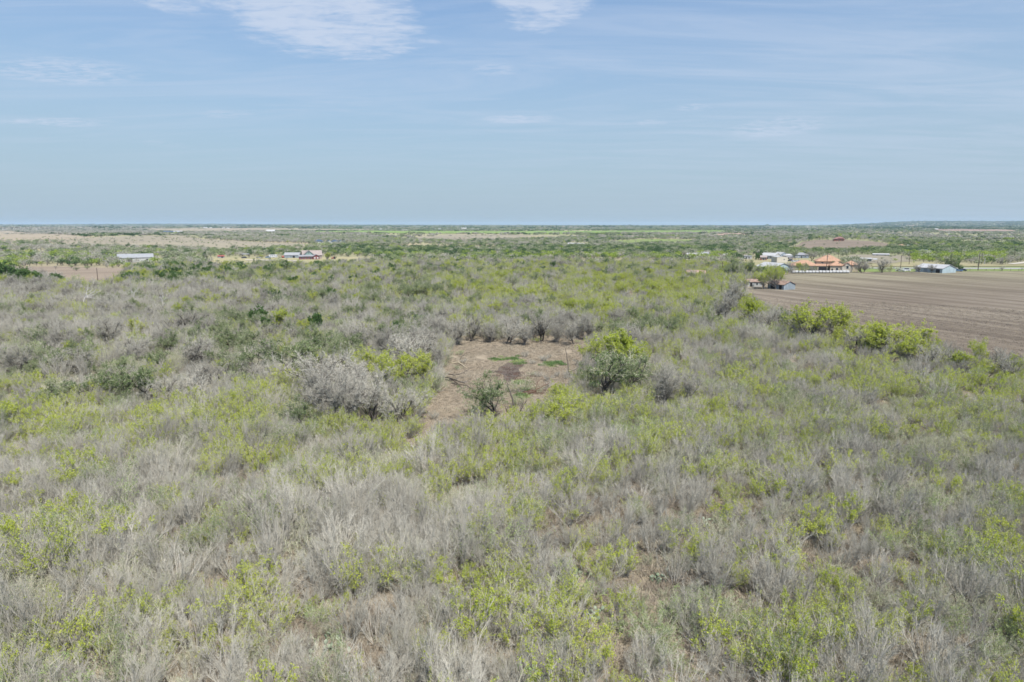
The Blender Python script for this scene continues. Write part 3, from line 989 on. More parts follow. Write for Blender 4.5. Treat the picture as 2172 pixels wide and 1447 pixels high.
e = site('metal_barn', 1641, 577, -.80, 'white metal roofed barn with pale blue walls, left of the orange roofed house', 'barn', clear=13)
block(e, 0, 0, 16, 15, 3.5, 2.5, 'gable', M_PALEBLUE, M_WHITEROOF, .5, [('f', -3, 1.9, 1.6, 1.1), ('f', 3, 1.9, 1.6, 1.1)], [('r', -1.5, 1.5, 3.2, 2.9), ('r', 4.2, 1.1, 1.1, 2.1)])

e = site('box_shed', 1653, 556.5, -1.0, 'tall cream box-shaped shed with flat pale roof behind the white barn', 'shed', clear=9)
block(e, 0, 0, 8, 9.5, 4.4, .5, 'gable', M_CREAM, M_WHITEROOF, .15, [('r', 1.5, 2.4, .8, .8)], [('f', -2, 1.6, 2.8, 3.0, M_WHITEWALL)])

for px, py, yaw, w_, d_, wh, rh, st, wm, rm, lb, nm, ct in [
    (1634, 549.5, -.5, 13, 10, 3.2, 2.2, 'gable', M_WHITEWALL, M_WHITEROOF, 'low house with broad white metal roof behind the cream box-shaped shed', 'white_roof_house', 'house'),
    (1619, 552, .1, 5.0, 5, 2.6, 1.4, 'gable', M_BRICK, M_SHINGLE, 'small red brick outbuilding left of the cream box-shaped shed', 'brick_outbuilding', 'shed'),
    (1655, 548.6, -.9, 9, 9, 3.2, 2.6, 'gable', M_BLUEGREY, M_WHITEROOF, 'house with dark gable and white roof just above the cream box-shaped shed', 'dark_gable_house', 'house'),
    (1672, 549.5, .05, 8, 7, 3.0, 1.6, 'hip', M_SHINGLE, M_WHITEROOF, 'pale pink house beside the small bright green tree', 'pink_house', 'house'),
    (1699, 547.5, .1, 12, 9, 2.8, 2.2, 'hip', M_BLUEGREY, M_GREYROOF, 'grey roofed house rising behind the left wing of the orange roofs', 'grey_roof_house', 'house'),
    (1963, 541.5, -.5, 9, 8, 2.8, 2.6, 'gable', M_WHITEWALL, M_GREYROOF, 'grey roofed cottage among trees above the blue metal building', 'cottage', 'house'),
    (1945, 539.5, .2, 7, 6, 2.4, 1.6, 'gable', M_SHINGLE, M_GREYROOF, 'small weathered shed left of the grey roofed cottage', 'weathered_shed', 'shed'),
    (1868, 543, .1, 14, 5, 1.6, .8, 'gable', M_GREYROOF, M_WHITEROOF, 'long low white roofed shelter beyond the brown fallow strip', 'low_shelter', 'shed'),
    (1474, 547, .15, 15, 8, 3.0, 1.4, 'gable', M_WHITEWALL, M_WHITEROOF, 'white roofed building half hidden by trees, far left of the brick outbuilding', 'hidden_house', 'house'),
    (1495, 545.5, -.2, 7, 6, 3.4, 1.4, 'gable', M_WHITEWALL, M_SILVER, 'smaller silver roofed building right of the half hidden white one', 'small_silver_house', 'house'),
    (1541, 548, .2, 6, 6, 2.8, 1.2, 'gable', M_WHITEWALL, M_WHITEROOF, 'small white cabin in the trees above the mottled oak', 'white_cabin', 'house'),
    (1583, 549.5, 0, 9, 3, 2.6, .3, 'gable', M_WHITEWALL, M_SILVER, 'low silver trailer left of the red brick outbuilding', 'silver_trailer', 'trailer'),
    (1911, 525.5, .1, 10, 7, 2.8, 1.6, 'hip', M_STUCCO, M_TERRA, 'far house with orange roof in trees right of the knoll', 'far_orange_house', 'house'),
    (1929, 525.5, .1, 5, 5, 2.8, 1.0, 'gable', M_WHITEWALL, M_WHITEROOF, 'tiny white building right of the far orange roof', 'tiny_white_house', 'house'),
]:
    e = site(nm, px, py, yaw, lb, ct, clear=8)
    block(e, 0, 0, w_, d_, wh, rh, st, wm, rm, .35, [('f', -w_ * .25, wh * .55, 1.0, 1.0), ('f', w_ * .25, wh * .55, 1.0, 1.0)], [('f', 0, 1.05, 1.0, 2.0)] if wh > 2.3 else ())

# open carport by the pink house
e = site('carport', 1681, 552.5, .1, 'white roofed carport over parked cars beside the pink house', 'carport', clear=6)
m = MB(); m.slab([(-5, -3, 2.9), (5, -3, 2.9), (5, 3, 3.2), (-5, 3, 3.2)], .2); m.build('roof', M_WHITEROOF, e)
for sx in (-4.6, 4.6):
    for sy in (-2.6, 2.6):
        m = MB(); m.box(sx - .08, sx + .08, sy - .08, sy + .08, -.3, 2.75); m.build('post', M_GREYROOF, e)

# long open shed
e = site('open_shed', 1822, 555.5, .06, 'long low open-fronted shed with white roof behind the mottled bare trees', 'shed', clear=14)
m = MB(); m.slab([(-10.5, -3, 2.7), (9.5, -3, 2.7), (9.5, 3, 3.3), (-10.5, 3, 3.3)], .2); m.build('roof', M_WHITEROOF, e)
m = MB(); m.slab([(9.9, -3, 2.3), (13, -3, 2.3), (13, 3, 2.9), (9.9, 3, 2.9)], .2); m.build('side_roof', M_WHITEROOF, e)
m = MB(); m.box(-10.2, 9.2, 2.6, 2.8, -.3, 3.0); m.build('wall', M_BLUEGREY, e)
m = MB(); m.box(-10.3, -7, -2.7, 2.5, -.3, 2.4); m.build('closed_bay', M_PALEBLUE, e)
for k in range(8):
    m = MB(); x = -6.2 + k * 2.2; m.box(x - .09, x + .09, -2.75, -2.55, -.3, 2.5); m.build('post', M_FRAME, e)

# pale blue metal building on the right
e = site('blue_metal_building', 1984, 577.5, -.55, 'long pale blue metal building with white gable roof at the field edge', 'building', clear=13)
block(e, 0, 0, 17, 14, 3.0, 2.1, 'gable', M_PALEBLUE, M_WHITEROOF, .4, [('f', -6, 1.7, 1.2, 1.0), ('f', 2, 1.7, 1.2, 1.0)], [('f', -2, 1.3, 2.6, 2.4, M_BLUEGREY), ('f', 5.8, 1.2, 2.6, 2.3)])

# tin shed under the lime tree at the field corner
e = site('tin_shed', 1657, 613, -.72, 'blue-grey tin shed with rusty roof at the corner of the ploughed field', 'shed', clear=8)
block(e, 0, 0, 9.5, 7.5, 2.5, 1.5, 'gable', M_BLUEGREY, M_RUST, .35, [], [('f', -1.5, 1.1, 3.2, 2.0), ('f', 2.8, 1.1, 1.8, 2.0)])
e = site('rusty_roof_shed', 1598, 607.5, .05, 'white walled shed with rusty roof left of the blue-grey tin shed', 'shed', clear=6)
block(e, 0, 0, 7.5, 5, 2.4, 1.2, 'gable', M_WHITEWALL, M_RUST, .3, [('f', 1.5, 1.4, .8, .8)], [('f', -1.2, 1.05, 1.0, 2.0)])
e = site('rusty_roof_cabin', 1475, 591, .15, 'old cabin with orange rusted roof showing out of the grey brush', 'shed', clear=10)
block(e, 0, 0, 10, 7, 2.8, 1.9, 'gable', M_SHINGLE, M_RUST, .4, [('f', -2.5, 1.5, .9, 1.0)], [('f', 1, 1.05, 1.0, 2.0)])

# left of centre farm
e = site('silver_barn', 288, 555.5, .02, 'long silver roofed barn standing above the left ploughed field', 'barn', clear=17)
block(e, 0, 0, 25, 14, 3.8, 2.7, 'gable', M_WHITEWALL, M_SILVER, .5, [('f', 8, 2, 1.2, 1)], [('f', -4, 1.7, 3.4, 3.3)])
block(e, -14.2, 1, 3.0, 9, 3.2, 1.6, 'gabley', M_WHITEWALL, M_WHITEROOF, .3)
e = site('red_farmhouse', 656, 550.0, .10, 'farmhouse with green gable, pinkish roof and red front below a grey porch roof', 'house', clear=18)
block(e, 3, 7, 16, 10, 3.6, 3.8, 'gable', M_SHINGLE, M_SHINGLE, .6, [('f', -5, 2.4, 1.2, 1.2)])
block(e, -.5, 3, 10, 12, 3.6, 4.2, 'gabley', M_SHINGLE, M_SHINGLE, .7, [('f', 0, 5.6, 1.0, 1.0)], gable_mat=M_GREENWALL)
block(e, -2.5, -6, 13, 4, 2.9, .9, 'lean', M_REDWALL, M_GREYROOF, .5, [('f', -4.5, 1.6, 1.0, 1.2), ('f', -2, 1.6, 1.0, 1.2), ('f', .5, 1.6, 1.0, 1.2)], [('f', 3, 1.1, 1.0, 2.1)])
block(e, 4.9, -6.6, 5.4, 6, 2.9, 1.7, 'gabley', M_REDWALL, M_GREYROOF, .5, [('f', -1.2, 1.5, .9, 1.2, M_FRAME), ('f', 1.2, 1.5, .9, 1.2, M_FRAME)])
e = site('farm_workshop', 621, 547.5, -.25, 'pale roofed farm workshop just left of the red fronted farmhouse', 'shed', clear=9)
block(e, 0, 0, 13, 8, 2.8, 2.2, 'gable', M_BLUEGREY, M_SILVER, .4, [], [('l', 0, 1.3, 2.4, 2.4), ('f', 2, 1.2, 2.2, 2.2)])
e = site('white_camper', 580, 547.2, .05, 'white camper trailer parked left of the farm workshop', 'camper', clear=5)
m = MB(); m.box(-3.4, 3.4, -1.2, 1.2, .6, 2.9); m.box(-3.9, -3.4, -.9, .9, 1.0, 2.6); m.build('body', M_PAINTWHITE, e)
for k, (x, ww) in enumerate(((-2.2, .9), (-.6, .9), (1.0, .6))):
    m = MB(); m.box(x - ww / 2, x + ww / 2, -1.23, -1.17, 1.6, 2.3); m.build('window', M_GLASS, e)
m = MB(); m.box(2.0, 2.7, -1.23, -1.17, .7, 2.5); m.build('door', M_GREYROOF, e)
for x in (-.5, .5):
    m = MB(); m.cyl((x, -1.25, .38), .38, .25, 'y'); m.build('wheel', M_TYRE, e)

e = site('farm_carport', 521, 547.5, .1, 'flat roofed open carport over a dark vehicle in the left farmyard', 'carport', clear=5)
m = MB(); m.slab([(-3.2, -2.5, 3.6), (3.2, -2.5, 3.6), (3.2, 2.5, 3.9), (-3.2, 2.5, 3.9)], .2); m.build('roof', M_SILVER, e)
for sx in (-3.0, 3.0):
    for sy in (-2.2, 2.2):
        m = MB(); m.box(sx - .1, sx + .1, sy - .1, sy + .1, -.3, 3.5); m.build('post', M_POLEWOOD, e)
e = site('red_lean_to', 469, 548, .05, 'small lean-to with bright red roof at the left end of the farmyard', 'shed', clear=4)
block(e, 0, 0, 5.4, 3.6, 1.9, .7, 'lean', M_GREYROOF, M_PAINTRED, .3, [], [('f', .8, .9, 1.6, 1.6)])


def vehicle(name, px, py, yaw, L, W, Hh, paint, label, cat='car', group=None, bed=False):
    e = site(name, px, py, yaw, label, cat, group, clear=3)
    m = MB()
    a, b = L / 2, W / 2
    zb = .35
    m.box(-a, a, -b, b, zb, zb + Hh * .42)
    c0, c1 = (-a * .55, a * .72) if not bed else (-a * .45, a * .12)
    zt, z0 = Hh, zb + Hh * .42
    m.poly([(c0, -b, z0), (c1, -b, z0), (c1, b, z0), (c0, b, z0), (c0 + .55, -b * .82, zt), (c1 - .4, -b * .82, zt), (c1 - .4, b * .82, zt), (c0 + .55, b * .82, zt)],
           [(4, 5, 6, 7), (0, 1, 5, 4), (1, 2, 6, 5), (2, 3, 7, 6), (3, 0, 4, 7)])
    m.build('body', paint, e)
    g = MB()
    zc0, zc1 = z0 + .08, zt - .10
    for s in (-1, 1):
        y0, y1 = s * (b * .985 + .02), s * (b * .85 + .02)
        q = [(c0 + .25, y0, zc0), (c1 - .15, y0, zc0), (c1 - .42, y1, zc1), (c0 + .55, y1, zc1)]
        g.poly(q, [(0, 1, 2, 3)] if s < 0 else [(3, 2, 1, 0)])
    g.build('window', M_GLASS, e)
    for sx in (-a * .62, a * .62):
        for sy in (-b - .02, b - .22):
            m = MB(); m.cyl((sx, sy, .34), .34, .24, 'y', 12); m.build('wheel', M_TYRE, e)
    for sy in (-b * .7, b * .7):
        m = MB(); m.box(-a - .03, -a + .02, sy - .18, sy + .18, .75, .95); m.build('headlight', M_FRAME, e)
    return e


vehicle('parked_car', 2041, 575, .05, 5.0, 1.9, 1.55, M_PAINTDARK, 'dark blue car parked right of the blue metal building')
vehicle('parked_pickup', 2031, 576, .25, 5.6, 2.0, 1.8, M_PAINTBLUE, 'blue-grey pickup close to the corner of the blue metal building', 'pickup', bed=True)
vehicle('white_pickup', 1910, 576, -.3, 5.5, 2.0, 1.8, M_PAINTWHITE, 'white pickup beside the leaning bare trees, left of the blue metal building', 'pickup', bed=True)
vehicle('white_van', 1921, 575.5, .2, 5.4, 2.1, 2.2, M_PAINTWHITE, 'white van between the white pickup and the blue metal building', 'van')
vehicle('dark_suv', 1676, 554.5, .1, 4.9, 2, 1.8, M_PAINTDARK, 'dark car under the carport beside the pink house')
vehicle('white_car', 1685, 556, .15, 4.8, 1.9, 1.5, M_PAINTWHITE, 'white car parked at the front of the carport')
vehicle('white_sedan', 1693, 555.6, .1, 4.8, 1.9, 1.5, M_PAINTWHITE, 'white car just left of the orange roofs, right of the carport')
vehicle('farm_car', 518, 548.3, .1, 4.8, 1.9, 1.7, M_PAINTDARK, 'dark vehicle standing under the flat farm carport')
vehicle('white_farm_car', 548, 548.5, .3, 4.0, 1.8, 1.4, M_PAINTWHITE, 'small white vehicle midway between the farm carport and the camper')
vehicle('blue_farm_car', 568, 547.6, .1, 4.6, 1.9, 1.6, M_PAINTBLUE, 'blue vehicle parked at the left end of the white camper')


def tractor(px, py, yaw, label):
    e = site('red_tractor', px, py, yaw, label, 'tractor', clear=3)
    m = MB(); m.box(-1.7, .2, -.45, .45, .9, 1.7); m.box(.1, 1.3, -.6, .6, .8, 1.3); m.build('body', M_PAINTRED, e)
    m = MB(); m.box(.05, 1.3, -.65, .65, 1.3, 2.3); m.build('cab', M_GLASS, e)
    m = MB(); m.box(-.05, 1.4, -.75, .75, 2.3, 2.45); m.build('cab_roof', M_PAINTRED, e)
    for sy in (-.95, .6):
        m = MB(); m.cyl((.8, sy, .8), .8, .35, 'y', 16); m.build('wheel', M_TYRE, e)
    for sy in (-.7, .45):
        m = MB(); m.cyl((-1.3, sy, .45), .45, .25, 'y', 14); m.build('wheel', M_TYRE, e)


tractor(707.5, 550.5, .2, 'red tractor alone on the dry yard right of the farmhouse')
e = site('red_tank', 600.5, 548, 0, 'small red tank beside the farm workshop', 'tank', clear=2)
m = MB(); m.cyl((-1.1, 0, 1.3), .9, 2.2, 'x', 14); m.build('body', M_PAINTRED, e)
for x in (-.7, .7):
    m = MB(); m.box(x - .1, x + .1, -.6, .6, -.1, .6); m.build('leg', M_POLEWOOD, e)

# far villa, trailers, hilltop house
e = site('white_villa', 712, 517.5, .12, 'sprawling white villa with dark blue roofs far beyond the farmhouse', clear=26)
for ox, oy, ww, dd, wh, rh in ((-10, 0, 9, 10, 3.2, 2.8), (-1, 2, 11, 11, 3.6, 3.2), (8, 0, 9, 10, 3.2, 2.8), (14, 3, 7, 8, 2.8, 2.2)):
    block(e, ox, oy, ww, dd, wh, rh, 'gabley' if ox != -1 else 'hip', M_WHITEWALL, M_DARKROOF, .5, [('f', -1.5, 1.7, 1.4, 1.4), ('f', 1.8, 1.7, 1.4, 1.4)])
e = site('dark_roof_villa', 677, 516, .1, 'smaller dark blue roofed house left of the white villa', clear=12)
block(e, 0, 0, 13, 9, 3, 2.8, 'hip', M_WHITEWALL, M_DARKROOF, .6, [('f', -3, 1.6, 1.5, 1.4), ('f', 3, 1.6, 1.5, 1.4)])
for k, (px, py, yaw) in enumerate(((1212, 520.5, .3), (1222, 521.3, .1), (1231, 522.0, .9))):
    e = site('white_trailer', px, py, yaw, ['left end white trailer of the three on the pale dirt pad', 'middle white trailer of the three on the pale dirt pad',
                                            'right end white trailer of the three, turned end-on'][k], 'trailer', 'white trailers on the far dirt pad', clear=8)
    m = MB(); m.box(-6, 6, -1.5, 1.5, .8, 4.0); m.build('body', M_PAINTWHITE, e)
    m = MB(); m.box(-6.1, 6.1, -1.6, 1.6, 4.0, 4.15); m.build('roof', M_WHITEROOF, e)
    for x in (-3.5, 0, 3.5):
        m = MB(); m.box(x - .6, x + .6, -1.54, -1.46, 2.0, 3.0); m.build('window', M_GLASS, e)
    for x in (2.5, 3.6):
        m = MB(); m.cyl((x, -1.4, .5), .5, .3, 'y', 12); m.build('wheel', M_TYRE, e)
e = site('hilltop_house', 1779, 511.6, .15, 'red roofed house standing on top of the brown knoll field', clear=16)
block(e, 0, 0, 14, 10, 3.2, 3.2, 'hip', M_BRICK, M_REDROOF, .9, [('f', -4, 1.8, 1.5, 1.4), ('f', 4, 1.8, 1.5, 1.4)], [('f', 0, 1.1, 1.2, 2.1)])
block(e, 2, -1, 7, 7, 4.6, 2.4, 'hip', M_BRICK, M_REDROOF, .8, [('f', 0, 4.3, 1.5, 1.2)])
e = site('blue_roof_barn', 359, 495.2, .05, 'far dark blue roofed barn on the left ridge', 'barn', clear=30)
block(e, 0, 0, 34, 16, 4.5, 3.5, 'gable', M_DARKROOF, M_DARKROOF, .6, [], [('f', 0, 2, 5, 4)])
e = site('pale_roof_house', 377.5, 495.2, .1, 'far pale roofed house right of the dark blue roofed barn', clear=25)
block(e, 0, 0, 26, 14, 4.2, 4.6, 'gable', M_WHITEWALL, M_SILVER, .6, [('f', -6, 2, 2, 2), ('f', 6, 2, 2, 2)])
e = site('white_ridge_house', 574.5, 494.2, -.2, 'far white house with white roof on the ridge left of centre', clear=28)
block(e, 0, 0, 27, 14, 6, 5, 'gable', M_WHITEWALL, M_WHITEROOF, .6, [('f', -6, 2, 2, 2), ('f', 6, 2, 2, 2)])

# tiny far buildings along the horizon: (centre px, base py, width px, height px, wall, roof, label)
HZ = [(9, 488.5, 9, 2.4, 'far white shed at the left edge of the horizon'), (34, 488, 12, 2.0, 'long far white shed near the left edge of the horizon'),
      (79.5, 488, 7, 2.6, 'lone far white house above the smooth tan pasture'), (125, 482.2, 8, 2, 'far white house high on the left horizon'),
      (154, 483.6, 5, 2, 'tiny far white house on the left horizon between two larger ones'), (171.5, 484, 7, 2.4, 'far white house right of the tiny one on the left horizon'),
      (436, 484.4, 9, 2.6, 'far white house among trees on the ridge, the left of a close pair'), (447, 484.6, 6, 2.2, 'far white house among trees on the ridge, the right of a close pair'),
      (474, 485.2, 6, 2.2, 'far white house at the left end of the ridge hamlet'), (484, 485.4, 7, 2.4, 'far white house at the right end of the ridge hamlet'),
      (808, 488, 8, 2.6, 'far white house left of the long pale horizon sheds'), (819, 487.8, 6, 2, 'small far white house beside a larger one above the green crop'),
      (858, 488.6, 13, 1.8, 'long pale far shed above the green crop'), (875, 488.8, 9, 1.8, 'shorter pale far shed right of the long one'),
      (888, 483.6, 15, 1.8, 'very long pale shed line high on the horizon'), (921, 487.4, 9, 1.9, 'far pale building left of the pink water works'),
      (932, 487.2, 7, 2.2, 'far pale building next left of the pinkish block'), (984, 487.2, 13, 3.8, 'largest pinkish block building on the centre horizon'),
      (1003, 487.0, 5, 2.2, 'far white building just right of the pinkish block'), (1013, 487, 6, 1.8, 'far pale house right of the pinkish block, second one'),
      (1047, 488, 14, 1.9, 'long low far building on the centre horizon'), (1280, 487, 14, 1.8, 'long far building in the horizon tree line right of centre'),
      (1297, 487, 11, 1.8, 'shorter far building next to the long one in the horizon tree line'), (1713, 482, 6, 2.4, 'white house high on the far right horizon'),
      (1717.5, 497, 9, 2.2, 'far white roof in the brush behind the knoll'), (1895, 496.5, 8, 2.4, 'far dark blue roofed barn below the right hills'),
      (1986, 487.8, 8, 3.0, 'white building at the upper left corner of the pinkish field'), (1975.5, 497.4, 9, 2.2, 'far pale building below the pinkish field, left'),
      (2016, 498.2, 8, 2.4, 'far pale building below the pinkish field, right'), (1845, 497.2, 3, 2.2, 'tiny pale house in the valley below the right hills'),
      (1806, 490, 4, 1.8, 'tiny pale house on the lower slope of the right hills')]
for k, (px, py, ww, hh, lb) in enumerate(HZ):
    py = max(py, 480.5)
    p = P(px, py)
    s = mpp(p)
    e = site('far_building', px, py, .0 + .15 * ((k % 3) - 1), lb, 'building', 'far buildings scattered along the horizon', clear=ww * s * .6)
    W_, H_ = ww * s * .85, hh * s
    pink = 'pinkish' in lb and 'block' in lb and 'largest' in lb
    dk = 'dark blue' in lb
    block(e, 0, 0, W_, W_ * .5, H_ * .62, H_ * .38, 'gable', M_DARKROOF if dk else (M_SHINGLE if pink else M_WHITEWALL), M_DARKROOF if dk else M_WHITEROOF, .3)


# power poles
def pole(px, py, top, label, arm=True, yaw=0.0, thick=.17, lean=0.0, matl=None):
    p = P(px, py)
    h = (py - top) * mpp(p) * 1.0
    e = empty('utility_pole', p, yaw, label, 'utility pole', 'utility poles across the countryside')
    m = MB(); m.cyl((0, 0, -1), thick, h + 1, 'z', 8, thick * .7); m.build('shaft', matl or M_POLEWOOD, e)
    e.rotation_euler = (0, lean, yaw)
    if arm:
        m = MB(); m.box(-1.2, 1.2, -.20, -.08, h - .8, h - .6); m.build('crossarm', matl or M_POLEWOOD, e)
        for x in (-1.05, -.4, .4, 1.05):
            m = MB(); m.cyl((x, -.14, h - .6), .06, .22, 'z', 8, .04); m.build('insulator', M_CERAMIC, e)
        m = MB(); m.cyl((.32, 0, h - 2.2), .2, .8, 'z', 10); m.build('transformer', M_CERAMIC, e)
    return e


pole(208.5, 604, 568, 'dark pole in the left ploughed field', False, thick=.20)
pole(947.5, 593, 566, 'plain dark pole rising from the brush left of centre', False, thick=.22)
pole(1531, 590, 556, 'tall pole left of the mottled oak at the field corner', True, .3, .20)
pole(1523, 593, 575, 'short post beside the tall pole by the mottled oak', False, thick=.20)
pole(1752.5, 577, 541.5, 'tall dark pole in front of the orange roofed house', True, .5, .24)
pole(1777.5, 552, 534.5, 'lamp pole behind the right end of the orange roofs', False, thick=.16)
pole(1805, 578.5, 549, 'pole entwined by a thin bare tree right of the bales', False, thick=.18)
pole(1909.7, 573, 541, 'tall pole left of the blue metal building', True, 1.2, .20)
pole(1928, 562, 535.5, 'pole beyond the road above the bare trees by the blue building', True, 1.2, .20)
pole(2074.5, 573.5, 534.5, 'tallest pole right of the blue metal building with shrub at its foot', True, .8, .26)
pole(2081, 562, 537, 'thinner pole just behind the tallest right-hand pole', True, .8, .18)
pole(2088, 560, 548, 'short white post right of the tallest pole', False, thick=.28, matl=M_WHITEWALL)
pole(2137.5, 560, 538, 'pole in the pasture near the gravel drive', True, .8, .20)
pole(2151, 550, 524, 'pole among dark trees above the gravel drive', True, .8, .22)
pole(1010.5, 562, 546, 'pole in front of the dark tree belt, centre', False, thick=.2)
pole(1215.7, 563, 543.5, 'pole right of the conical dark evergreen', True, .2, .18)
pole(1404, 571, 554, 'pole standing in lime brush right of centre', False, thick=.16)
pole(1450.5, 556, 537, 'pole left of the half hidden white building', True, .2, .18)
pole(559, 545, 528.5, 'pole in trees behind the white camper', False, thick=.18)

# round bales in a row
pa, pb = P(1682, 580.2), P(1797, 580.0)
NB = 17
ORD = ['first', 'second', 'third', 'fourth', 'fifth', 'sixth', 'seventh', 'eighth', 'ninth', 'tenth', 'eleventh', 'twelfth', 'thirteenth', 'fourteenth', 'fifteenth', 'sixteenth',
       'seventeenth', 'eighteenth', 'nineteenth', 'twentieth']
ORD += [t_ + '-' + o_ for t_ in ('twenty', 'thirty', 'forty', 'fifty') for o_ in ORD[:9]]


def bale_mesh():
    m = MB()
    n = 18
    prof = [(-.8, .0), (-.8, .30), (-.78, .66), (-.70, .76), (.70, .76), (.78, .66), (.8, .30), (.8, 0)]
    pts = []
    for x, r_ in prof:
        for i in range(n):
            a = 2 * math.pi * i / n
            rr_ = r_ * (1 + .02 * math.sin(3 * a)) * (1 if math.sin(a) > -.8 else .95)
            pts.append((x, math.cos(a) * rr_ * 1.05, .74 + math.sin(a) * rr_))
    fc = []
    for k in range(len(prof) - 1):
        for i in range(n):
            fc.append((k * n + i, k * n + (i + 1) % n, (k + 1) * n + (i + 1) % n, (k + 1) * n + i))
    m.poly(pts, fc)
    me = bpy.data.meshes.new('round_bale')
    me.from_pydata(m.v, [], m.f)
    me.materials.append(M_WRAP); me.materials.append(M_HAY)
    for p_ in me.polygons:
        if abs(p_.center.x) > .74: p_.material_index = 1
    me.update()
    return me


BALE = bale_mesh()
for i in range(NB):
    q = pa.lerp(pb, i / (NB - 1))
    o = link('round_bale', BALE)
    o.location = (q.x, q.y, H(q.x, q.y) + .05)
    o.scale = (1.26, 1.12, 1.18 + random.uniform(-.04, .05))
    o.rotation_euler = (0, 0, math.atan2(pb.y - pa.y, pb.x - pa.x) + random.uniform(-.10, .10))
    tag(o, 'white wrapped round bale, %s from the left in the row by the orange roofed house' % ORD[i], 'hay bale', 'row of white wrapped round bales')

# fence posts by the road
pf0, pf1 = P(2040, 574.6), P(2230, 575.0)
e = empty('roadside_fence', pf0, 0, 'thin post fence between the ploughed field and the road at the right', 'fence')
for i in range(12):
    q = pf0.lerp(pf1, i / 11)
    m = MB(); m.box(-.07, .07, -.07, .07, -.4, 1.5)
    m.build('post', M_POLEWOOD, e, (q.x - pf0.x, q.y - pf0.y, H(q.x, q.y) - pf0.z))
# ------------------------------------------------------------------ plants: individuals
KIND_NAME = {'bare': 'bare_shrub', 'brown': 'brown_shrub', 'olive': 'olive_shrub', 'lime': 'budding_shrub', 'feather': 'feathery_shrub',
             'tbare': 'bare_tree', 'tlime': 'budding_tree', 'tolive': 'olive_tree', 'tdark': 'evergreen_tree', 'tdead': 'dead_tree'}
KIND_LOOK = {'bare': 'bare grey shrub', 'brown': 'brown wiry shrub', 'olive': 'dull olive shrub', 'lime': 'lime budding shrub', 'feather': 'soft green shrub',
             'tbare': 'bare grey tree', 'tlime': 'lime budding tree', 'tolive': 'olive feathery tree', 'tdark': 'dark evergreen tree', 'tdead': 'pale dead tree'}
KIND_CAT = {k: ('tree' if k[0] == 't' else 'shrub') for k in KIND_NAME}
KIND_GROUP = {'bare': 'bare grey shrubs of the thicket', 'brown': 'brown wiry shrubs of the thicket', 'olive': 'dull olive shrubs of the thicket', 'lime': 'lime budding shrubs of the thicket',
              'feather': 'soft green shrubs of the thicket', 'tbare': 'bare grey trees of the thicket', 'tlime': 'lime budding trees', 'tolive': 'olive feathery trees',
              'tdark': 'dark evergreen trees', 'tdead': 'pale dead trees'}


def mesh_h(me):
    a = np.zeros(len(me.vertices) * 3, np.float32)
    me.vertices.foreach_get('co', a)
    return float(np.quantile(a[2::3], .995))


for k, ps in PR.items():
    for p in ps:
        p.h = mesh_h(p.joined)


def plant(kind, vi, loc, sc, rz, label, group=None, name=None, tilt=0.0, cat=None):
    p = PR[kind][vi % len(PR[kind])]
    nm = name or KIND_NAME[kind]
    if kind[0] == 't':
        o = link(nm, None)
        link('trunk', p.wood, o)
        top = link('crown', p.twigs, o)
        if p.leaves: link('foliage', p.leaves, o)
    else:
        o = link(nm, p.wood)
        link('twigs', p.twigs, o)
        if p.leaves: link('foliage', p.leaves, o)
    o.location = loc
    o.rotation_euler = (tilt, 0, rz)
    o.scale = sc if hasattr(sc, '__len__') else (sc, sc, sc)
    return tag(o, label, cat or KIND_CAT[kind], group or KIND_GROUP[kind])


NAMED = []      # places taken by hand-set plants (x, y, radius)


def set_plant(kind, vi, px, py, hpx, label, wf=1.0, **kw):
    p = P(px, py)
    hm = hpx * mpp(p)
    s = hm / PR[kind][vi % len(PR[kind])].h
    p.z -= .05
    o = plant(kind, vi, p, (s * wf, s * wf, s), random.uniform(0, 6.28), label, **kw)
    NAMED.append((p.x, p.y, 1.3 * s * wf))
    return o


# trees round the clearing and in the middle of the brush
set_plant('tolive', 2, 608, 796, 84, 'olive tree with a dark upright trunk standing left of the pale dead tree', 1.4)
set_plant('tdark', 0, 545, 698, 46, 'dark evergreen left of the round lime tree in the middle of the left thicket')
set_plant('tdark', 1, 568, 706, 34, 'smaller dark evergreen at the foot of the round lime tree')
set_plant('tdark', 2, 669, 716, 50, 'narrow dark evergreen right of the two round lime trees', .55)
set_plant('tlime', 1, 600, 708, 54, 'round bright lime tree beside the dark evergreen, left thicket', 1.15)
set_plant('tlime', 2, 648, 716, 42, 'smaller round lime tree between the bigger one and the narrow evergreen')
set_plant('tbare', 1, 728, 912, 122, 'big pale grey bare tree with a twisted trunk near the left end of the clearing', 1.05)
set_plant('tbare', 2, 792, 905, 118, 'dark branched bare tree just right of the big pale grey one', .95)
set_plant('tbare', 0, 848, 912, 88, 'low dark-trunked bare tree at the left rim of the clearing')
set_plant('tbare', 3, 668, 880, 95, 'pale grey bare tree left of the big twisted one')
set_plant('tlime', 2, 842, 842, 96, 'grey and lime tree leaning over the left rim of the clearing')
set_plant('tlime', 3, 892, 828, 84, 'lime tree right at the left edge of the clearing')
set_plant('tlime', 0, 790, 818, 80, 'lime topped tree behind the big bare grey trees')
set_plant('feather', 1, 930, 832, 46, 'small green shrub at the left rim of the clearing')
set_plant('tdead', 0, 722, 800, 74, 'bleached white dead tree rising over the green thicket left of centre', .8)
set_plant('tdead', 1, 176, 650, 46, 'white dead tree in the far left thicket')
set_plant('tdead', 0, 284, 648, 46, 'pale dead tree right of the first white one, far left thicket', .9)
set_plant('tdead', 1, 205, 772, 44, 'thin white dead trunk standing in grey brush at the left', .4)
set_plant('tdead', 0, 345, 655, 40, 'spreading dead tree in front of the left evergreen row', 1.1)
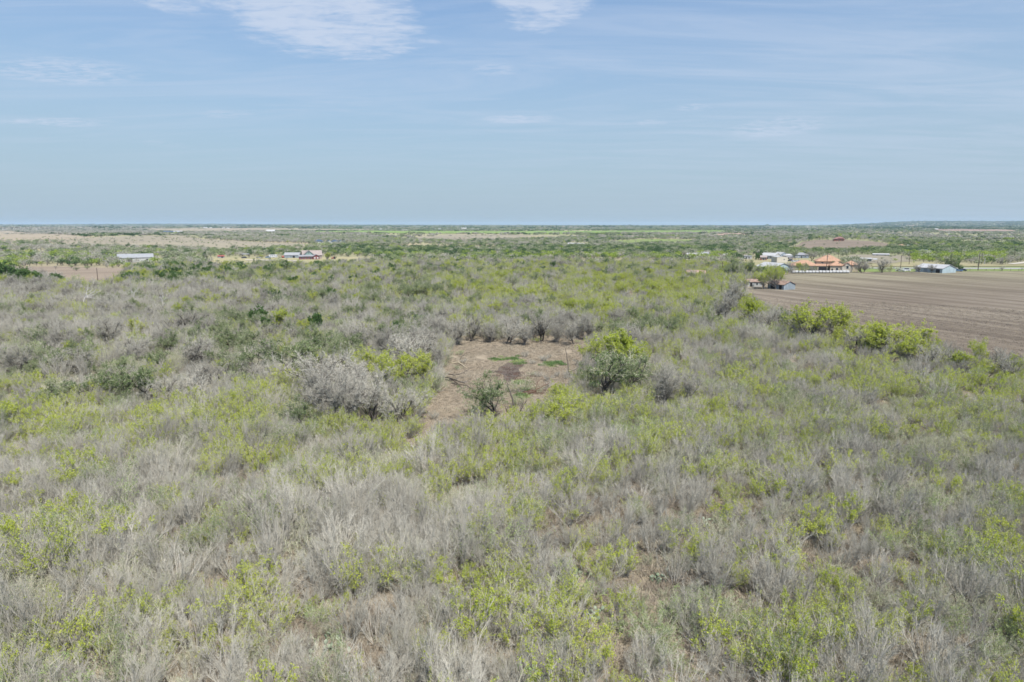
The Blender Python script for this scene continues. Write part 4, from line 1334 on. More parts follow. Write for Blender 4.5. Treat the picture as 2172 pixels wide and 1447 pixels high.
set_plant('tolive', 2, 278, 856, 90, 'wide olive green tree clump at the left, level with the clearing', 1.25)
set_plant('tolive', 2, 232, 850, 66, 'olive green tree left of the wide clump')
set_plant('tbare', 0, 362, 868, 74, 'bare tree with a dark forked trunk right of the wide olive clump')
set_plant('tbare', 2, 128, 728, 52, 'dark spreading bare tree in the left thicket')
set_plant('tbare', 0, 232, 736, 62, 'dark bare tree with a crooked top in the left thicket')
set_plant('tbare', 2, 345, 738, 58, 'pair-stemmed dark bare tree in the left thicket, nearer the evergreen')
set_plant('tbare', 0, 400, 706, 50, 'tall rounded bare tree left of the dark evergreen')
set_plant('tbare', 2, 105, 790, 50, 'slender dark bare tree low at the far left')
set_plant('tbare', 0, 620, 645, 34, 'bare tree with black limbs in front of the left farm')
set_plant('tlime', 1, 22, 915, 62, 'lime bush tree at the left edge of the photo', 1.2)
set_plant('tlime', 3, 470, 802, 42, 'low lime tree cap over grey brush, left of the olive tree')
set_plant('tlime', 0, 585, 838, 42, 'lime tree cap below the olive tree with the dark trunk')
# more of the merged crowns left of the clearing
for kind, base_, spots in (
        ('tolive' , 'broad olive tree in the left thicket', ((130, 862, 52), (186, 860, 60), (318, 852, 66), (498, 742, 46), (540, 798, 60), (648, 806, 74), (690, 770, 64), (735, 756, 52), (870, 642, 30), (905, 660, 30))),
        ('tbare', 'broad bare grey tree in the left thicket', ((40, 800, 60), (170, 800, 56), (420, 780, 62), (480, 830, 66), (690, 880, 92), (700, 840, 84), (760, 862, 90), (770, 740, 56), (820, 770, 66), (868, 790, 70),
                                                      (885, 752, 60), (905, 780, 62), (915, 728, 54)))):
    for j, (x_, y_, h_) in enumerate(spots):
        set_plant(kind, j * 7 + 1, x_, y_, h_ * 1.15, '%s, %s such from left' % (base_, ORD[j]), 1.4)
# right of the clearing
set_plant('tlime', 1, 1322, 802, 104, 'lime crowned tree at the right rim of the clearing', 1.2)
set_plant('tlime', 0, 1285, 778, 66, 'smaller lime tree touching the right rim of the clearing')
set_plant('tolive', 2, 1280, 848, 112, 'dark green feathery tree in front of the lime crowned one', 1.3)
set_plant('tolive', 2, 1330, 846, 98, 'second dark green feathery tree, the right one of the pair')
set_plant('tolive', 2, 1252, 832, 62, 'low green feathery tree touching the clearing edge')
set_plant('tbare', 1, 1412, 868, 92, 'fan of dark leaning stems right of the green feathery pair', 1.1)
set_plant('tbare', 3, 1460, 860, 74, 'pale bare tree right of the fan of dark stems')
set_plant('tlime', 2, 1190, 872, 62, 'bright lime bush tree at the lower right rim of the clearing', .8)
set_plant('tolive', 2, 1050, 892, 96, 'olive tree with a thin dark trunk in the mouth of the clearing', 1.3)
set_plant('feather', 0, 1016, 880, 44, 'soft green shrub at the foot of the tree in the clearing mouth')
set_plant('tbare', 1, 1245, 722, 62, 'pale pinkish bare stems at the back right corner of the clearing', .7)
set_plant('tolive', 2, 1360, 722, 48, 'green feathery tree behind the right rim, the left one', 1.3)
set_plant('tolive', 1, 1416, 722, 50, 'green feathery tree behind the right rim, the right one', 1.2)
for k, (x, h_) in enumerate(((1000, 56), (1040, 42), (1078, 62), (1112, 44), (1148, 58), (1182, 40), (1215, 52), (966, 64))):
    set_plant('tbare', k, x, 724 + (k * 5 % 4) * 3, h_, ['grey bare tree on the back rim of the clearing, %s from the left' % o_ for o_ in
                                                 ('second', 'third', 'fourth', 'fifth', 'sixth', 'seventh', 'eighth', 'first')][k])
for k, (x, y) in enumerate(((945, 790), (930, 752), (950, 734))):
    set_plant('tbare', k + 1, x - 14, y, 58, 'grey bare tree on the left rim of the clearing, %s from the back' % ('third', 'second', 'first')[k], .8)
# tree line along the ploughed field
set_plant('tbare', 3, 1556, 668, 94, 'tall pale grey bare tree where the brush meets the field corner', .85)
set_plant('tbare', 1, 1538, 690, 70, 'grey bare tree under the tall one at the field corner')
set_plant('tlime', 1, 1600, 698, 66, 'round lime tree right of the tall grey tree at the field corner')
set_plant('tbare', 2, 1636, 706, 56, 'grey bare tree between two lime trees on the field edge')
set_plant('tolive', 2, 1672, 712, 62, 'slim olive tree on the field edge left of the wide lime crown', .7)
set_plant('tlime', 2, 1722, 728, 84, 'left half of the widest lime crown on the field edge', 1.3)
set_plant('tlime', 3, 1772, 726, 82, 'right half of the widest lime crown on the field edge', 1.1)
set_plant('tlime', 0, 1822, 734, 60, 'lime tree between the two widest crowns on the field edge')
set_plant('tlime', 1, 1876, 756, 70, 'left tree of the lime clump on the lower field edge', 1.25)
set_plant('tlime', 2, 1925, 762, 76, 'big lime tree of the clump on the lower field edge', 1.35)
set_plant('tlime', 3, 1962, 764, 58, 'right small tree of the lime clump on the lower field edge')
set_plant('tbare', 0, 1842, 750, 40, 'dark bare shrub tree at the foot of the field-edge lime clump')
set_plant('tbare', 2, 2008, 778, 52, 'thin bare tree leaning right on the lower field edge', .7)
set_plant('tlime', 0, 2082, 786, 70, 'sparse lime tree with a thin stem near the right edge of the field line', .65)
set_plant('tbare', 0, 2112, 788, 52, 'sparse dark bare tree right of the thin lime tree')
set_plant('tlime', 3, 2150, 800, 50, 'yellow-lime tree at the right edge of the photo')
for k in range(13):
    x_ = 1655 + k * 40 + random.uniform(-10, 10)
    y_ = float(np.interp(x_, [1650, 1780, 1900, 2050, 2172], [700, 738, 768, 800, 822]))
    set_plant(('tbare', 'tlime', 'tbare', 'tlime')[k % 4], k, x_, y_, random.uniform(36, 54) * (1 + (y_ - 700) / 400),
              'smaller %s in the bushy band along the field edge, %s such from left' % (KIND_LOOK[('tbare', 'tlime')[k % 2]], ORD[k // 2]), 1.1)
# by the buildings
set_plant('tolive', 1, 1562, 594, 48, 'mottled spreading oak left of the white metal barn', 1.0)
set_plant('tolive', 0, 1588, 596, 44, 'right part tree of the mottled oaks left of the white metal barn')
set_plant('tlime', 2, 1646, 614, 50, 'round yellow-green tree growing over the rusty roofed tin shed', .95)
set_plant('tlime', 0, 1622, 613, 40, 'smaller green tree at the left of the tin shed tree')
set_plant('tbare', 0, 1671, 578, 22, 'dark bare tree against the gable of the white metal barn')
set_plant('tlime', 1, 1697, 577, 20, 'lime bush in front of the left wing of the orange roofed house')
set_plant('tolive', 0, 1708, 577, 20, 'mottled small tree before the orange roofed house')
set_plant('tolive', 2, 1776, 576, 26, 'thin mottled tree before the turret of the orange roofed house')
set_plant('tbare', 0, 1789, 577, 22, 'bare small tree at the right end of the orange roofed house')
set_plant('tbare', 2, 1826, 578.5, 30, 'mottled bare tree with a stout trunk right of the bales', .9)
set_plant('tbare', 0, 1871, 578.5, 30, 'second mottled bare tree, midway to the blue metal building', .9)
set_plant('tbare', 2, 1950, 578.5, 20, 'leaning bare tree against the left wall of the blue metal building')
set_plant('tbare', 0, 1976, 579, 18, 'small bare tree before the long wall of the blue metal building')
set_plant('tolive', 1, 2007, 574, 36, 'tall green tree behind the blue metal building', 1.0)
set_plant('tdark', 0, 2021, 573, 24, 'dark evergreen bush right behind the blue metal building')
set_plant('tolive', 2, 1686, 553, 22, 'small bright green tree between the pink house and the grey roof', .7)
set_plant('tdark', 1, 1608, 551, 14, 'dark round bush left of the red brick outbuilding')
set_plant('tbare', 0, 1722, 554, 22, 'bare tree behind the orange roofed house')
set_plant('tbare', 2, 2122, 562, 24, 'bare tree clump by the road near the right edge')
set_plant('tdark', 2, 1178, 562, 22, 'conical dark evergreen standing alone right of centre', .55)
set_plant('tlime', 1, 694, 553, 18, 'lime tree at the right end of the red fronted farmhouse')
set_plant('tlime', 2, 556, 549, 9, 'low lime bush beside the pole by the white camper', 1.3)
set_plant('tdark', 0, 434, 549, 16, 'dark cypress-like tree left of the red lean-to', .5)
for k, (x, y, h_, wf) in enumerate(((6, 604, 48, 1.1), (34, 602, 36, 1), (62, 604, 32, 1.1), (84, 605, 26, 1), (118, 607, 26, 1.1))):
    set_plant('tdark', k, x, y, h_, 'dark evergreen at the left edge before the ploughed field, %s from the left' % ORD[k], wf)

# small clearing bushes
set_plant('feather', 1, 1106, 832, 34, 'bright green bush in the middle of the clearing beside the mud', 1.35, name='green_bush')
set_plant('feather', 1, 1100, 862, 26, 'second bright green bush behind the broken trunk', 1.5, name='green_bush')

# ragged low growth in and round the clearing
CLEAR_SMALL = {}
for k in range(46):
    px_, py_ = random.uniform(1112, 1215), random.uniform(758, 836)
    if k > 26: px_, py_ = random.choice(((random.uniform(955, 990), random.uniform(725, 790)), (random.uniform(1040, 1235), random.uniform(718, 730)), (random.uniform(900, 950), random.uniform(840, 905)),
                                         (random.uniform(980, 1140), random.uniform(862, 900))))
    p_ = P(px_, py_)
    kk = random.choice(('bare', 'bare', 'olive', 'brown')) if k <= 26 else random.choice(('bare', 'bare', 'brown', 'lime', 'feather'))
    s_ = random.uniform(.28, .55)
    CLEAR_SMALL.setdefault(kk, []).append((px_, plant(kk, k, (p_.x, p_.y, p_.z), (s_ * 1.4, s_ * 1.4, s_), k * 1.3, 'x', 'small %ss on the clearing floor' % KIND_LOOK[kk])))
for kk, lst in CLEAR_SMALL.items():
    lst.sort(key=lambda q: q[0])
    for j, (_, o_) in enumerate(lst):
        o_['label'] = 'small %s on the clearing floor, %s such from left' % (KIND_LOOK[kk], ORD[j])

# ---- dead wood in the clearing
def wood(name, label, cat, base, limbs, m, twig=0, seed=1, tm=None):
    """limbs: list of (points relative to base, r0, r1)"""
    o = link(name, None)
    o.location = base
    tag(o, label, cat)
    rng = np.random.default_rng(seed)
    for i, (pts, r0, r1) in enumerate(limbs):
        pl = np.array(pts, float)
        # finer, slightly crooked line
        t = np.linspace(0, len(pl) - 1, 9)
        q = np.stack([np.interp(t, range(len(pl)), pl[:, k]) for k in range(3)], 1)
        q[1:-1] += rng.normal(0, .05, q[1:-1].shape)
        v, f = tubes(q[None], np.array([r0]), np.array([r1]), 6)
        link('trunk' if i == 0 else 'branch', tri_mesh(name + '_wood', v, f, [m]), o)
        if twig:
            K_, _ = kids(rng, q[None], twig, .2, .7, .5, np.array([np.linalg.norm(pl[-1] - pl[0])]), 4, .2, .1)
            v, f = tubes(K_, np.full(len(K_), r0 * .3), np.full(len(K_), .01), 3)
            K2, _ = kids(rng, K_, 3, .2, .6, .5, np.full(len(K_), 1.2), 2, .2, .1)
            v2, f2 = ribbons(rng, K2, np.full(len(K2), .03))
            vv, ff, _ = joinvf([(v, f, 0), (v2, f2, 0)])
            link('twigs', tri_mesh(name + '_twigs', vv, ff, [tm or m]), o)
    return o


def span(b, x, y, hx=0.0):
    """offset of ground pixel (x, y) from base b, lifted hx metres"""
    q = P(x, y)
    return (q.x - b.x, q.y - b.y, q.z - b.z + hx)


b = P(1209, 801)
s_ = mpp(b)
wood('dead_snag', 'bare dark snag pole standing at the right side of the clearing', 'dead trunk', b, [([(0, 0, -.3), (-.5, 0, 3.2), (-1.0, 0.2, 6.2)], .13, .05)], M_DARKBARK)
b = P(1093, 868)
wood('broken_trunk', 'broken leaning trunk with a pale torn top in the clearing mouth', 'dead trunk', b, [([(0, 0, -.2), (-.55, 0, 2.0), (-1.25, .1, 4.0)], .16, .09), ([(-1.22, .1, 3.7), (-1.45, .12, 4.7)], .11, .02)], M_MIDBARK)
b = P(1098, 893)
wood('forked_stump', 'dark crooked forked dead tree at the foot of the broken trunk', 'dead trunk', b,
     [([(0, 0, -.2), (-.1, 0, .6), (-.9, 0, 1.1), (-1.6, .1, 1.3), (-1.8, .1, 2.0)], .15, .07), ([(0, 0, .3), (.4, .1, 1.6), (1.4, .2, 3.2)], .10, .05), ([(.3, .1, 1.2), (.7, .3, 2.4), (.9, .4, 3.0)], .08, .04)], M_DARKBARK, 2, 4)
b = P(960, 812)
wood('brush_pile', 'heap of dark dead branches lying at the left side of the clearing', 'brush pile', b,
     [([span(b, 938, 804, .5), (0, 0, .8), span(b, 986, 816, .3)], .16, .06), ([span(b, 945, 808, .3), (.3, -.2, .5), span(b, 980, 826, .2)], .13, .05), ([span(b, 952, 800, .5), span(b, 975, 806, 1.1), span(b, 1000, 800, 1.9)], .1, .03),
      ([span(b, 958, 815, .2), span(b, 990, 822, .4), span(b, 1006, 828, .1)], .08, .03)], M_DARKBARK, 7, 5, M_MIDBARK)
b = P(1135, 833)
wood('red_brush_pile', 'long heap of reddish brown dead branches right of the bright green bush', 'brush pile', b,
     [([span(b, 1096, 838, .15), (0, 0, .5), span(b, 1166, 822, .9)], .12, .05), ([span(b, 1110, 842, .1), (.2, -.3, .3), span(b, 1158, 832, .4)], .1, .04), ([(0, 0, .2), span(b, 1142, 824, 1.6)], .09, .03),
      ([span(b, 1120, 836, .2), span(b, 1150, 838, .4)], .08, .04)], M_REDWOOD, 7, 6)
b = P(974, 764)
wood('forked_branch', 'thin dark forked branch sticking up at the back left of the clearing', 'dead branch', b, [([(0, 0, -.1), (.6, 0, .9), (1.9, .3, 1.7)], .07, .03), ([(.8, .05, 1.0), (1.4, .1, 1.1), (2.0, .1, 1.3)], .05, .02)], M_DARKBARK)
b = P(956, 772)
wood('fallen_log', 'pale fallen log lying at the back left of the clearing', 'log', b, [([(0, 0, .15), span(b, 972, 772, .35), span(b, 990, 782, .1)], .17, .08), ([(.3, 0, .2), (-.6, .2, .9)], .09, .03)], M_DRYGRASS, 2, 8)
b = P(1222, 790)
wood('leaning_branch', 'dark leaning branch beside the snag pole', 'dead branch', b, [([(-1.8, -.3, .1), (0, 0, .7), (1.2, .2, 1.4)], .10, .04)], M_DARKBARK, 2, 9)

# ---- prickly pears
CACT = [(98, 1172, 5, 'pale prickly pear behind the white-twigged shrub at the lower left'), (272, 998, 4, 'small prickly pear in grey brush, left, above the middle foreground'),
        (166, 962, 4, 'prickly pear low in the brush at the left, level with the clearing mouth'), (748, 1068, 4, 'prickly pear beside a bare patch left of centre'),
        (770, 1064, 3, 'smaller prickly pear right of the one beside the bare patch'), (665, 1168, 4, 'prickly pear under budding twigs left of centre'),
        (750, 1196, 3, 'little prickly pear cluster near the centre foreground'), (700, 1392, 6, 'large pale prickly pear patch near the bottom, left of centre'),
        (1248, 1318, 6, 'largest pale green prickly pear, at the lower centre right'), (1228, 1226, 3, 'bluish prickly pear above the largest one'),
        (1392, 1236, 3, 'small dark prickly pear beside bare litter, right of centre'), (824, 1005, 3, 'tiny prickly pear under a wide grey shrub above centre foreground'),
        (1792, 1010, 3, 'pale prickly pear in the right middle brush'), (950, 1142, 3, 'prickly pear in grey brush at the very centre foreground'), (60, 1330, 4, 'prickly pear between lime twigs near the lower left corner'),
        (1500, 1120, 3, 'low prickly pear in the brush right of centre')]
for k, (px, py, n_, lb) in enumerate(CACT):
    p = P(px, py)
    o = empty('prickly_pear', p, 0, lb, 'cactus', 'prickly pears in the brush')
    NAMED.append((p.x, p.y, 1.4))
    sc = .85 + .09 * n_
    for (bs, d, r_, yaw) in cactus_pads(300 + k)[:14 + n_ * 5]:
        c = link('pad', PAD, o)
        rot = Vector(d).to_track_quat('Z', 'Y').to_matrix().to_4x4() @ Matrix.Rotation(yaw, 4, 'Z')
        c.matrix_local = Matrix.Translation(Vector(bs) * sc) @ rot @ Matrix.Diagonal((r_ * sc, r_ * sc * .8, r_ * sc, 1))

# ------------------------------------------------------------------ plants: the thicket
def grid(r0, r1, step, half=.86):
    ys = np.arange(0, r1, step); xs = np.arange(-r1 * .8, r1 * .8, step)
    X, Y = np.meshgrid(xs, ys)
    X = X + RNG.uniform(-.48, .48, X.shape) * step; Y = Y + RNG.uniform(-.48, .48, Y.shape) * step
    r = np.hypot(X, Y)
    ok = (r > r0) & (r <= r1) & (np.abs(X) < half * Y + 6)
    return X[ok], Y[ok]


def nz(x, y, s, o=0.0):
    return np.array([noise.noise(Vector((a / s + o, b / s - o, o))) for a, b in zip(x, y)])


def free(x, y, pad=0):
    ok = np.ones(x.shape, bool)
    for pl in POLYS:
        px = [q[0] for q in pl]; py = [q[1] for q in pl]
        bb = (x > min(px)) & (x < max(px)) & (y > min(py)) & (y < max(py)) & ok
        if bb.any():
            i = np.where(bb)[0]
            ok[i[inside(pl, x[i], y[i])]] = False
    return ok


KS = ['bare', 'brown', 'olive', 'lime', 'feather', 'tbare', 'tlime', 'tolive', 'tdark']
# base mixtures by region of the photograph: (test, weights)
def base_mix(px, py):
    n = len(px)
    W = np.zeros((n, 9))
    def put(mask, *w_):
        W[mask] = w_
    put(py >= 0, .40, .13, .13, .23, .11, 0, 0, 0, 0)
    put(py < 960, .34, .09, .14, .31, .10, .01, .005, .005, 0)
    put((py < 800) & (px > 1200), .33, .06, .14, .35, .08, .03, .01, .00, 0)
    put((py < 880) & (px < 900), .28, .06, .18, .14, .12, .12, .03, .07, 0)
    put((py < 790) & (px < 560), .30, .05, .16, .05, .06, .30, .02, .06, 0)
    put((py < 740) & (px >= 560) & (px < 960), .24, .03, .14, .08, .08, .24, .06, .12, .01)
    put((py < 712) & (px >= 960), .24, .02, .10, .24, .08, .14, .12, .06, 0)
    put((py < 655) & (px >= 900), .15, .01, .06, .33, .06, .13, .22, .06, 0)
    put((py < 650) & (px < 560), .34, .02, .10, .04, .04, .38, .03, .05, 0)
    put((py < 650) & (px >= 560) & (px < 900), .18, .02, .10, .12, .08, .24, .10, .14, .02)
    put((py < 612) & (px >= 250) & (px < 700), .10, .0, .06, .10, .08, .16, .20, .20, .10)
    put((py < 600) & (px >= 700) & (px < 980), .12, .0, .08, .10, .08, .22, .16, .18, .06)
    put((py < 610) & (px >= 980), .10, .0, .06, .24, .04, .16, .28, .10, .02)
    put((py < 600) & (px < 250), .34, .0, .1, .05, .05, .40, .03, .03, .0)
    return W


PATCH = [  # cx, cy, rx, ry, kind index, strength
    (1755, 1262, 95, 42, 3, 7), (1325, 1290, 60, 36, 3, 6), (1010, 1300, 60, 40, 3, 4), (640, 1310, 90, 46, 3, 3), (520, 1100, 60, 45, 3, 3), (300, 1350, 90, 40, 3, 5), (170, 1380, 60, 40, 3, 4),
    (90, 1250, 80, 24, 3, 4), (1395, 968, 60, 30, 3, 6), (1045, 985, 45, 24, 3, 5), (1140, 1010, 60, 30, 3, 3), (980, 1420, 60, 30, 3, 4), (1620, 1400, 160, 50, 3, 3), (1880, 1180, 110, 50, 3, 2.5),
    (2110, 830, 70, 60, 3, 5), (1850, 1310, 120, 40, 3, 3), (1500, 905, 120, 45, 3, 3), (1180, 900, 120, 40, 3, 4), (250, 930, 180, 40, 3, 4), (500, 900, 120, 40, 3, 4), (40, 900, 70, 50, 3, 8),
    (620, 850, 50, 25, 3, 5), (1230, 1100, 120, 40, 3, 2.5), (160, 620, 60, 14, 3, 4), (180, 665, 60, 14, 3, 4), (60, 650, 50, 14, 3, 4), (1300, 640, 250, 30, 6, 2.5), (1450, 620, 150, 30, 6, 3),
    (1340, 672, 60, 14, 6, 5), (450, 935, 200, 40, 3, 2.5), (1000, 960, 150, 30, 3, 2), (1480, 650, 80, 30, 3, 3),
    (1430, 1345, 70, 75, 4, 9), (150, 1400, 90, 50, 4, 4), (1400, 1190, 50, 60, 4, 4), (980, 1290, 60, 60, 4, 3), (1240, 1400, 120, 40, 4, 4), (600, 1070, 60, 40, 4, 2), (1060, 1180, 60, 60, 4, 2),
    (250, 800, 260, 45, 7, 5), (250, 800, 260, 45, 2, 3), (640, 745, 120, 40, 7, 5), (460, 720, 70, 30, 7, 3), (1370, 700, 90, 18, 7, 8), (870, 625, 120, 16, 7, 5), (700, 640, 90, 16, 7, 5), (820, 655, 90, 12, 7, 4),
    (400, 590, 140, 20, 8, 2), (300, 590, 60, 20, 8, 2.5),
    (1990, 1250, 90, 45, 2, 6), (2080, 1240, 70, 40, 1, 5), (1750, 1200, 70, 60, 1, 5), (2000, 1090, 120, 40, 2, 3), (1500, 1020, 120, 40, 2, 2.5), (770, 1010, 110, 24, 2, 6), (950, 1080, 120, 26, 2, 4),
    (400, 1230, 50, 40, 1, 3), (1290, 1180, 70, 60, 1, 4), (1600, 1080, 60, 50, 1, 3), (2000, 950, 160, 60, 2, 3), (1450, 1420, 120, 30, 1, 2),
    (330, 1270, 160, 70, 0, 3), (130, 1180, 130, 70, 0, 5), (450, 1400, 120, 60, 0, 4), (880, 1150, 90, 60, 0, 4), (900, 1380, 90, 40, 0, 4), (700, 1150, 90, 50, 0, 3), (1500, 760, 160, 50, 0, 2.5), (60, 1040, 60, 60, 0, 3),
    (850, 720, 80, 40, 5, 4), (60, 640, 80, 30, 5, 2), (1120, 700, 160, 22, 5, 4),
]

X1, Y1 = grid(26, 135, 1.82); X2, Y2 = grid(135, 265, 2.6); X3, Y3 = grid(265, 520, 3.9)
X = np.concatenate([X1, X2, X3]); Y = np.concatenate([Y1, Y2, Y3])
ring = np.concatenate([np.zeros(len(X1)), np.ones(len(X2)), np.full(len(X3), 2)])
ok = free(X, Y)
for nx, ny, nr in NAMED:
    ok &= (X - nx) ** 2 + (Y - ny) ** 2 > nr ** 2
# ragged bare patches of litter between the shrubs
gap = nz(X, Y, 6.0, 3.3)
ok &= ~((gap < -.66) & (ring == 0))
gap2 = nz(X, Y, 9.0, 1.3)
ok &= ~((gap2 < -.58) & (ring == 1))
X, Y, ring = X[ok], Y[ok], ring[ok]
Z = height(X, Y)
ppx, ppy = pix(X, Y, Z)
W = base_mix(ppx, ppy)
for cx_, cy_, rx, ry, k, s_ in PATCH:
    g_ = np.exp(-(((ppx - cx_) / rx) ** 2 + ((ppy - cy_) / ry) ** 2) * 1.1)
    W[:, k] += (s_ * .22) * g_
    if k == 6: W[:, 3] += s_ * .08 * g_
for k in range(9):
    sc_ = 9.0 if k < 5 else 16.0
    W[:, k] *= np.exp(nz(X, Y, sc_, 10.7 * (k + 1)) * (3.2 if k != 0 else 1.6))
W /= W.sum(1, keepdims=True)
u = RNG.random(len(X))[:, None]
KI = np.minimum((np.cumsum(W, 1) < u).sum(1), 8)
# full trees stand further apart than shrubs: thin them, the rest of their places go to undershrubs
is_tree = KI >= 5
keep_tree = RNG.random(len(X)) < np.where(ring == 1, .42, np.where(ring == 2, .85, .28))
KI = np.where(is_tree & ~keep_tree, np.array([0, 1, 2, 3, 4, 0, 3, 2, 4])[KI], KI)
# small plants only right at the near rim of clearing and field so that they stay in view
SC = RNG.uniform(.55, 1.28, len(X)) * (1 + .35 * nz(X, Y, 14, 5.5))
SC *= np.where(KI >= 5, 1.0, np.where(ring == 0, 1.08, np.where(ring == 1, 1.2, 1.4)))
SC *= np.where((ppx > 1250) & (ppy > 740) & (KI < 5), .86, 1.0)
SC = np.where((KI >= 5) & (ring == 2), SC * 1.02, SC)
cxy = [(q[0], q[1] - 7.5) for q in CLEAR]
near_rim = inside(cxy, X, Y) | inside([(q[0], q[1] - 4) for q in CLEAR], X, Y)
SC = np.where(near_rim, SC * .55, SC)
KI = np.where(near_rim & (KI >= 5), 1, KI)
fxy = [(q[0] - 3, q[1] - 9) for q in FIELD]
near_f = inside(fxy, X, Y) & (ppx > 1560)
SC = np.where(near_f, SC * .8, SC)
KI = np.where(near_f & (KI >= 5), 0, KI)
ROT = RNG.uniform(0, 2 * math.pi, len(X))
VAR = RNG.integers(0, 100, len(X))

ROWS = [(1330, 'along the bottom edge'), (1200, 'just above bottom edge'), (1080, 'in lower foreground'), (980, 'in middle foreground'), (900, 'just below the clearing'),
        (800, "level with clearing's mouth"), (712, 'level with the clearing'), (655, 'behind clearing level'), (605, 'in upper thicket'), (0, 'in farthest thicket')]
COLS = ['far left', 'left', 'inner left', 'left of centre', 'right of centre', 'inner right', 'right', 'far right']


def scatter_mesh(name, x, y, z, rot, sc, idx, protos, label, src_name, tall=1.0):
    """one object of countless plants, placed by geometry nodes"""
    src = bpy.data.collections.get(src_name)
    if src is None:
        src = bpy.data.collections.new(src_name)
        for i, me in enumerate(protos):
            src.objects.link(bpy.data.objects.new('%s_%02d' % (src_name, i), me))
    me = bpy.data.meshes.new(name)
    n = len(x)
    me.vertices.add(n)
    me.vertices.foreach_set('co', np.stack([x, y, z], 1).astype(np.float32).ravel())
    a = me.attributes.new('turn', 'FLOAT_VECTOR', 'POINT')
    a.data.foreach_set('vector', np.stack([RNG.normal(0, .06, n), RNG.normal(0, .06, n), rot], 1).astype(np.float32).ravel())
    a = me.attributes.new('size', 'FLOAT_VECTOR', 'POINT')
    s3 = np.stack([sc * RNG.uniform(.88, 1.15, n), sc * RNG.uniform(.88, 1.15, n), sc * tall], 1)
    a.data.foreach_set('vector', s3.astype(np.float32).ravel())
    a = me.attributes.new('pick', 'INT', 'POINT')
    a.data.foreach_set('value', np.asarray(idx, np.int32) % len(protos))
    o = link(name, me)
    tag(o, label, kind='stuff')
    g = bpy.data.node_groups.new(name, 'GeometryNodeTree')
    g.interface.new_socket('Geometry', in_out='INPUT', socket_type='NodeSocketGeometry')
    g.interface.new_socket('Geometry', in_out='OUTPUT', socket_type='NodeSocketGeometry')
    N = g.nodes
    gi, go = N.new('NodeGroupInput'), N.new('NodeGroupOutput')
    ci = N.new('GeometryNodeCollectionInfo')
    ci.inputs['Collection'].default_value = src
    ci.inputs['Separate Children'].default_value = True
    ci.inputs['Reset Children'].default_value = True
    ip = N.new('GeometryNodeInstanceOnPoints')
    ip.inputs['Pick Instance'].default_value = True

    def attr(nm, ty):
        q = N.new('GeometryNodeInputNamedAttribute')
        q.data_type = ty
        q.inputs['Name'].default_value = nm
        return q.outputs['Attribute']
    er = N.new('FunctionNodeEulerToRotation')
    g.links.new(attr('turn', 'FLOAT_VECTOR'), er.inputs[0])
    g.links.new(gi.outputs[0], ip.inputs['Points'])
    g.links.new(ci.outputs[0], ip.inputs['Instance'])
    g.links.new(er.outputs[0], ip.inputs['Rotation'])
    g.links.new(attr('size', 'FLOAT_VECTOR'), ip.inputs['Scale'])
    g.links.new(attr('pick', 'INT'), ip.inputs['Instance Index'])
    g.links.new(ip.outputs[0], go.inputs[0])
    md = o.modifiers.new('scatter', 'NODES')
    md.node_group = g
    return o


MASS = {'bare': ('bare_brush', 'mass of bare grey brush covering the land'), 'brown': ('brown_brush', 'mass of low brown wiry brush'), 'olive': ('olive_brush', 'mass of dull olive brush'),
        'lime': ('budding_brush', 'mass of brush with lime green new leaves'), 'feather': ('soft_green_brush', 'mass of soft green feathery brush'),
        'tbare': ('bare_woodland', 'farther bare grey trees merging into woodland'), 'tlime': ('budding_woodland', 'farther lime budding trees merging into woodland'),
        'tolive': ('olive_woodland', 'farther olive green trees merging into woodland'), 'tdark': ('evergreen_woodland', 'farther dark evergreens merging into woodland')}
N_EACH = {'bare': 300, 'brown': 300, 'olive': 300, 'lime': 300, 'feather': 300, 'tbare': 260, 'tlime': 270, 'tolive': 270, 'tdark': 280}
for k, kn in enumerate(KS):
    sel = np.where(KI == k)[0]
    if not len(sel): continue
    hh = np.array([PR[kn][VAR[i] % len(PR[kn])].h * SC[i] for i in sel])
    dist = np.hypot(X[sel], Y[sel])
    inview = (ppx[sel] > 0) & (ppx[sel] < 2172) & (ppy[sel] < 1447 + 60)
    size = np.where(inview, hh / dist, 0)
    order = sel[np.argsort(-size)]
    top = order[:min(N_EACH[kn], int(inview.sum()))]
    cells = {}
    hq = np.quantile(hh, [.33, .67])
    hmap = dict(zip(sel.tolist(), hh.tolist()))
    for i in top:
        row = next(r_ for lim, r_ in ROWS if ppy[i] >= lim)
        colm = COLS[min(7, int(ppx[i] / 271.5))]
        sz = 'low' if hmap[i] < hq[0] else ('tall' if hmap[i] > hq[1] else 'medium')
        cells.setdefault((sz, row, colm), []).append(i)
    for (sz, row, colm), ids in cells.items():
        ids.sort(key=lambda i: ppx[i])
        for j, i in enumerate(ids):
            od = '' if len(ids) == 1 else (', leftmost such' if j == 0 else ', rightmost such' if j == len(ids) - 1 else ', %s such from left' % ORD[min(j, len(ORD) - 1)])
            lb = '%s %s%s, %s, %s' % (sz, KIND_LOOK[kn], od, row, colm)
            plant(kn, int(VAR[i]), (X[i], Y[i], Z[i] - .04), (SC[i] * random.uniform(.9, 1.15), SC[i] * random.uniform(.9, 1.15), SC[i] * (1.18 if k < 5 else 1.0)), ROT[i], lb)
    rest = np.setdiff1d(sel, top)
    if len(rest):
        scatter_mesh(MASS[kn][0], X[rest], Y[rest], Z[rest] - .04, ROT[rest], SC[rest], VAR[rest], [p.joined for p in PR[kn]], MASS[kn][1], kn + '_sources', tall=1.15 if k < 5 else 1.0)

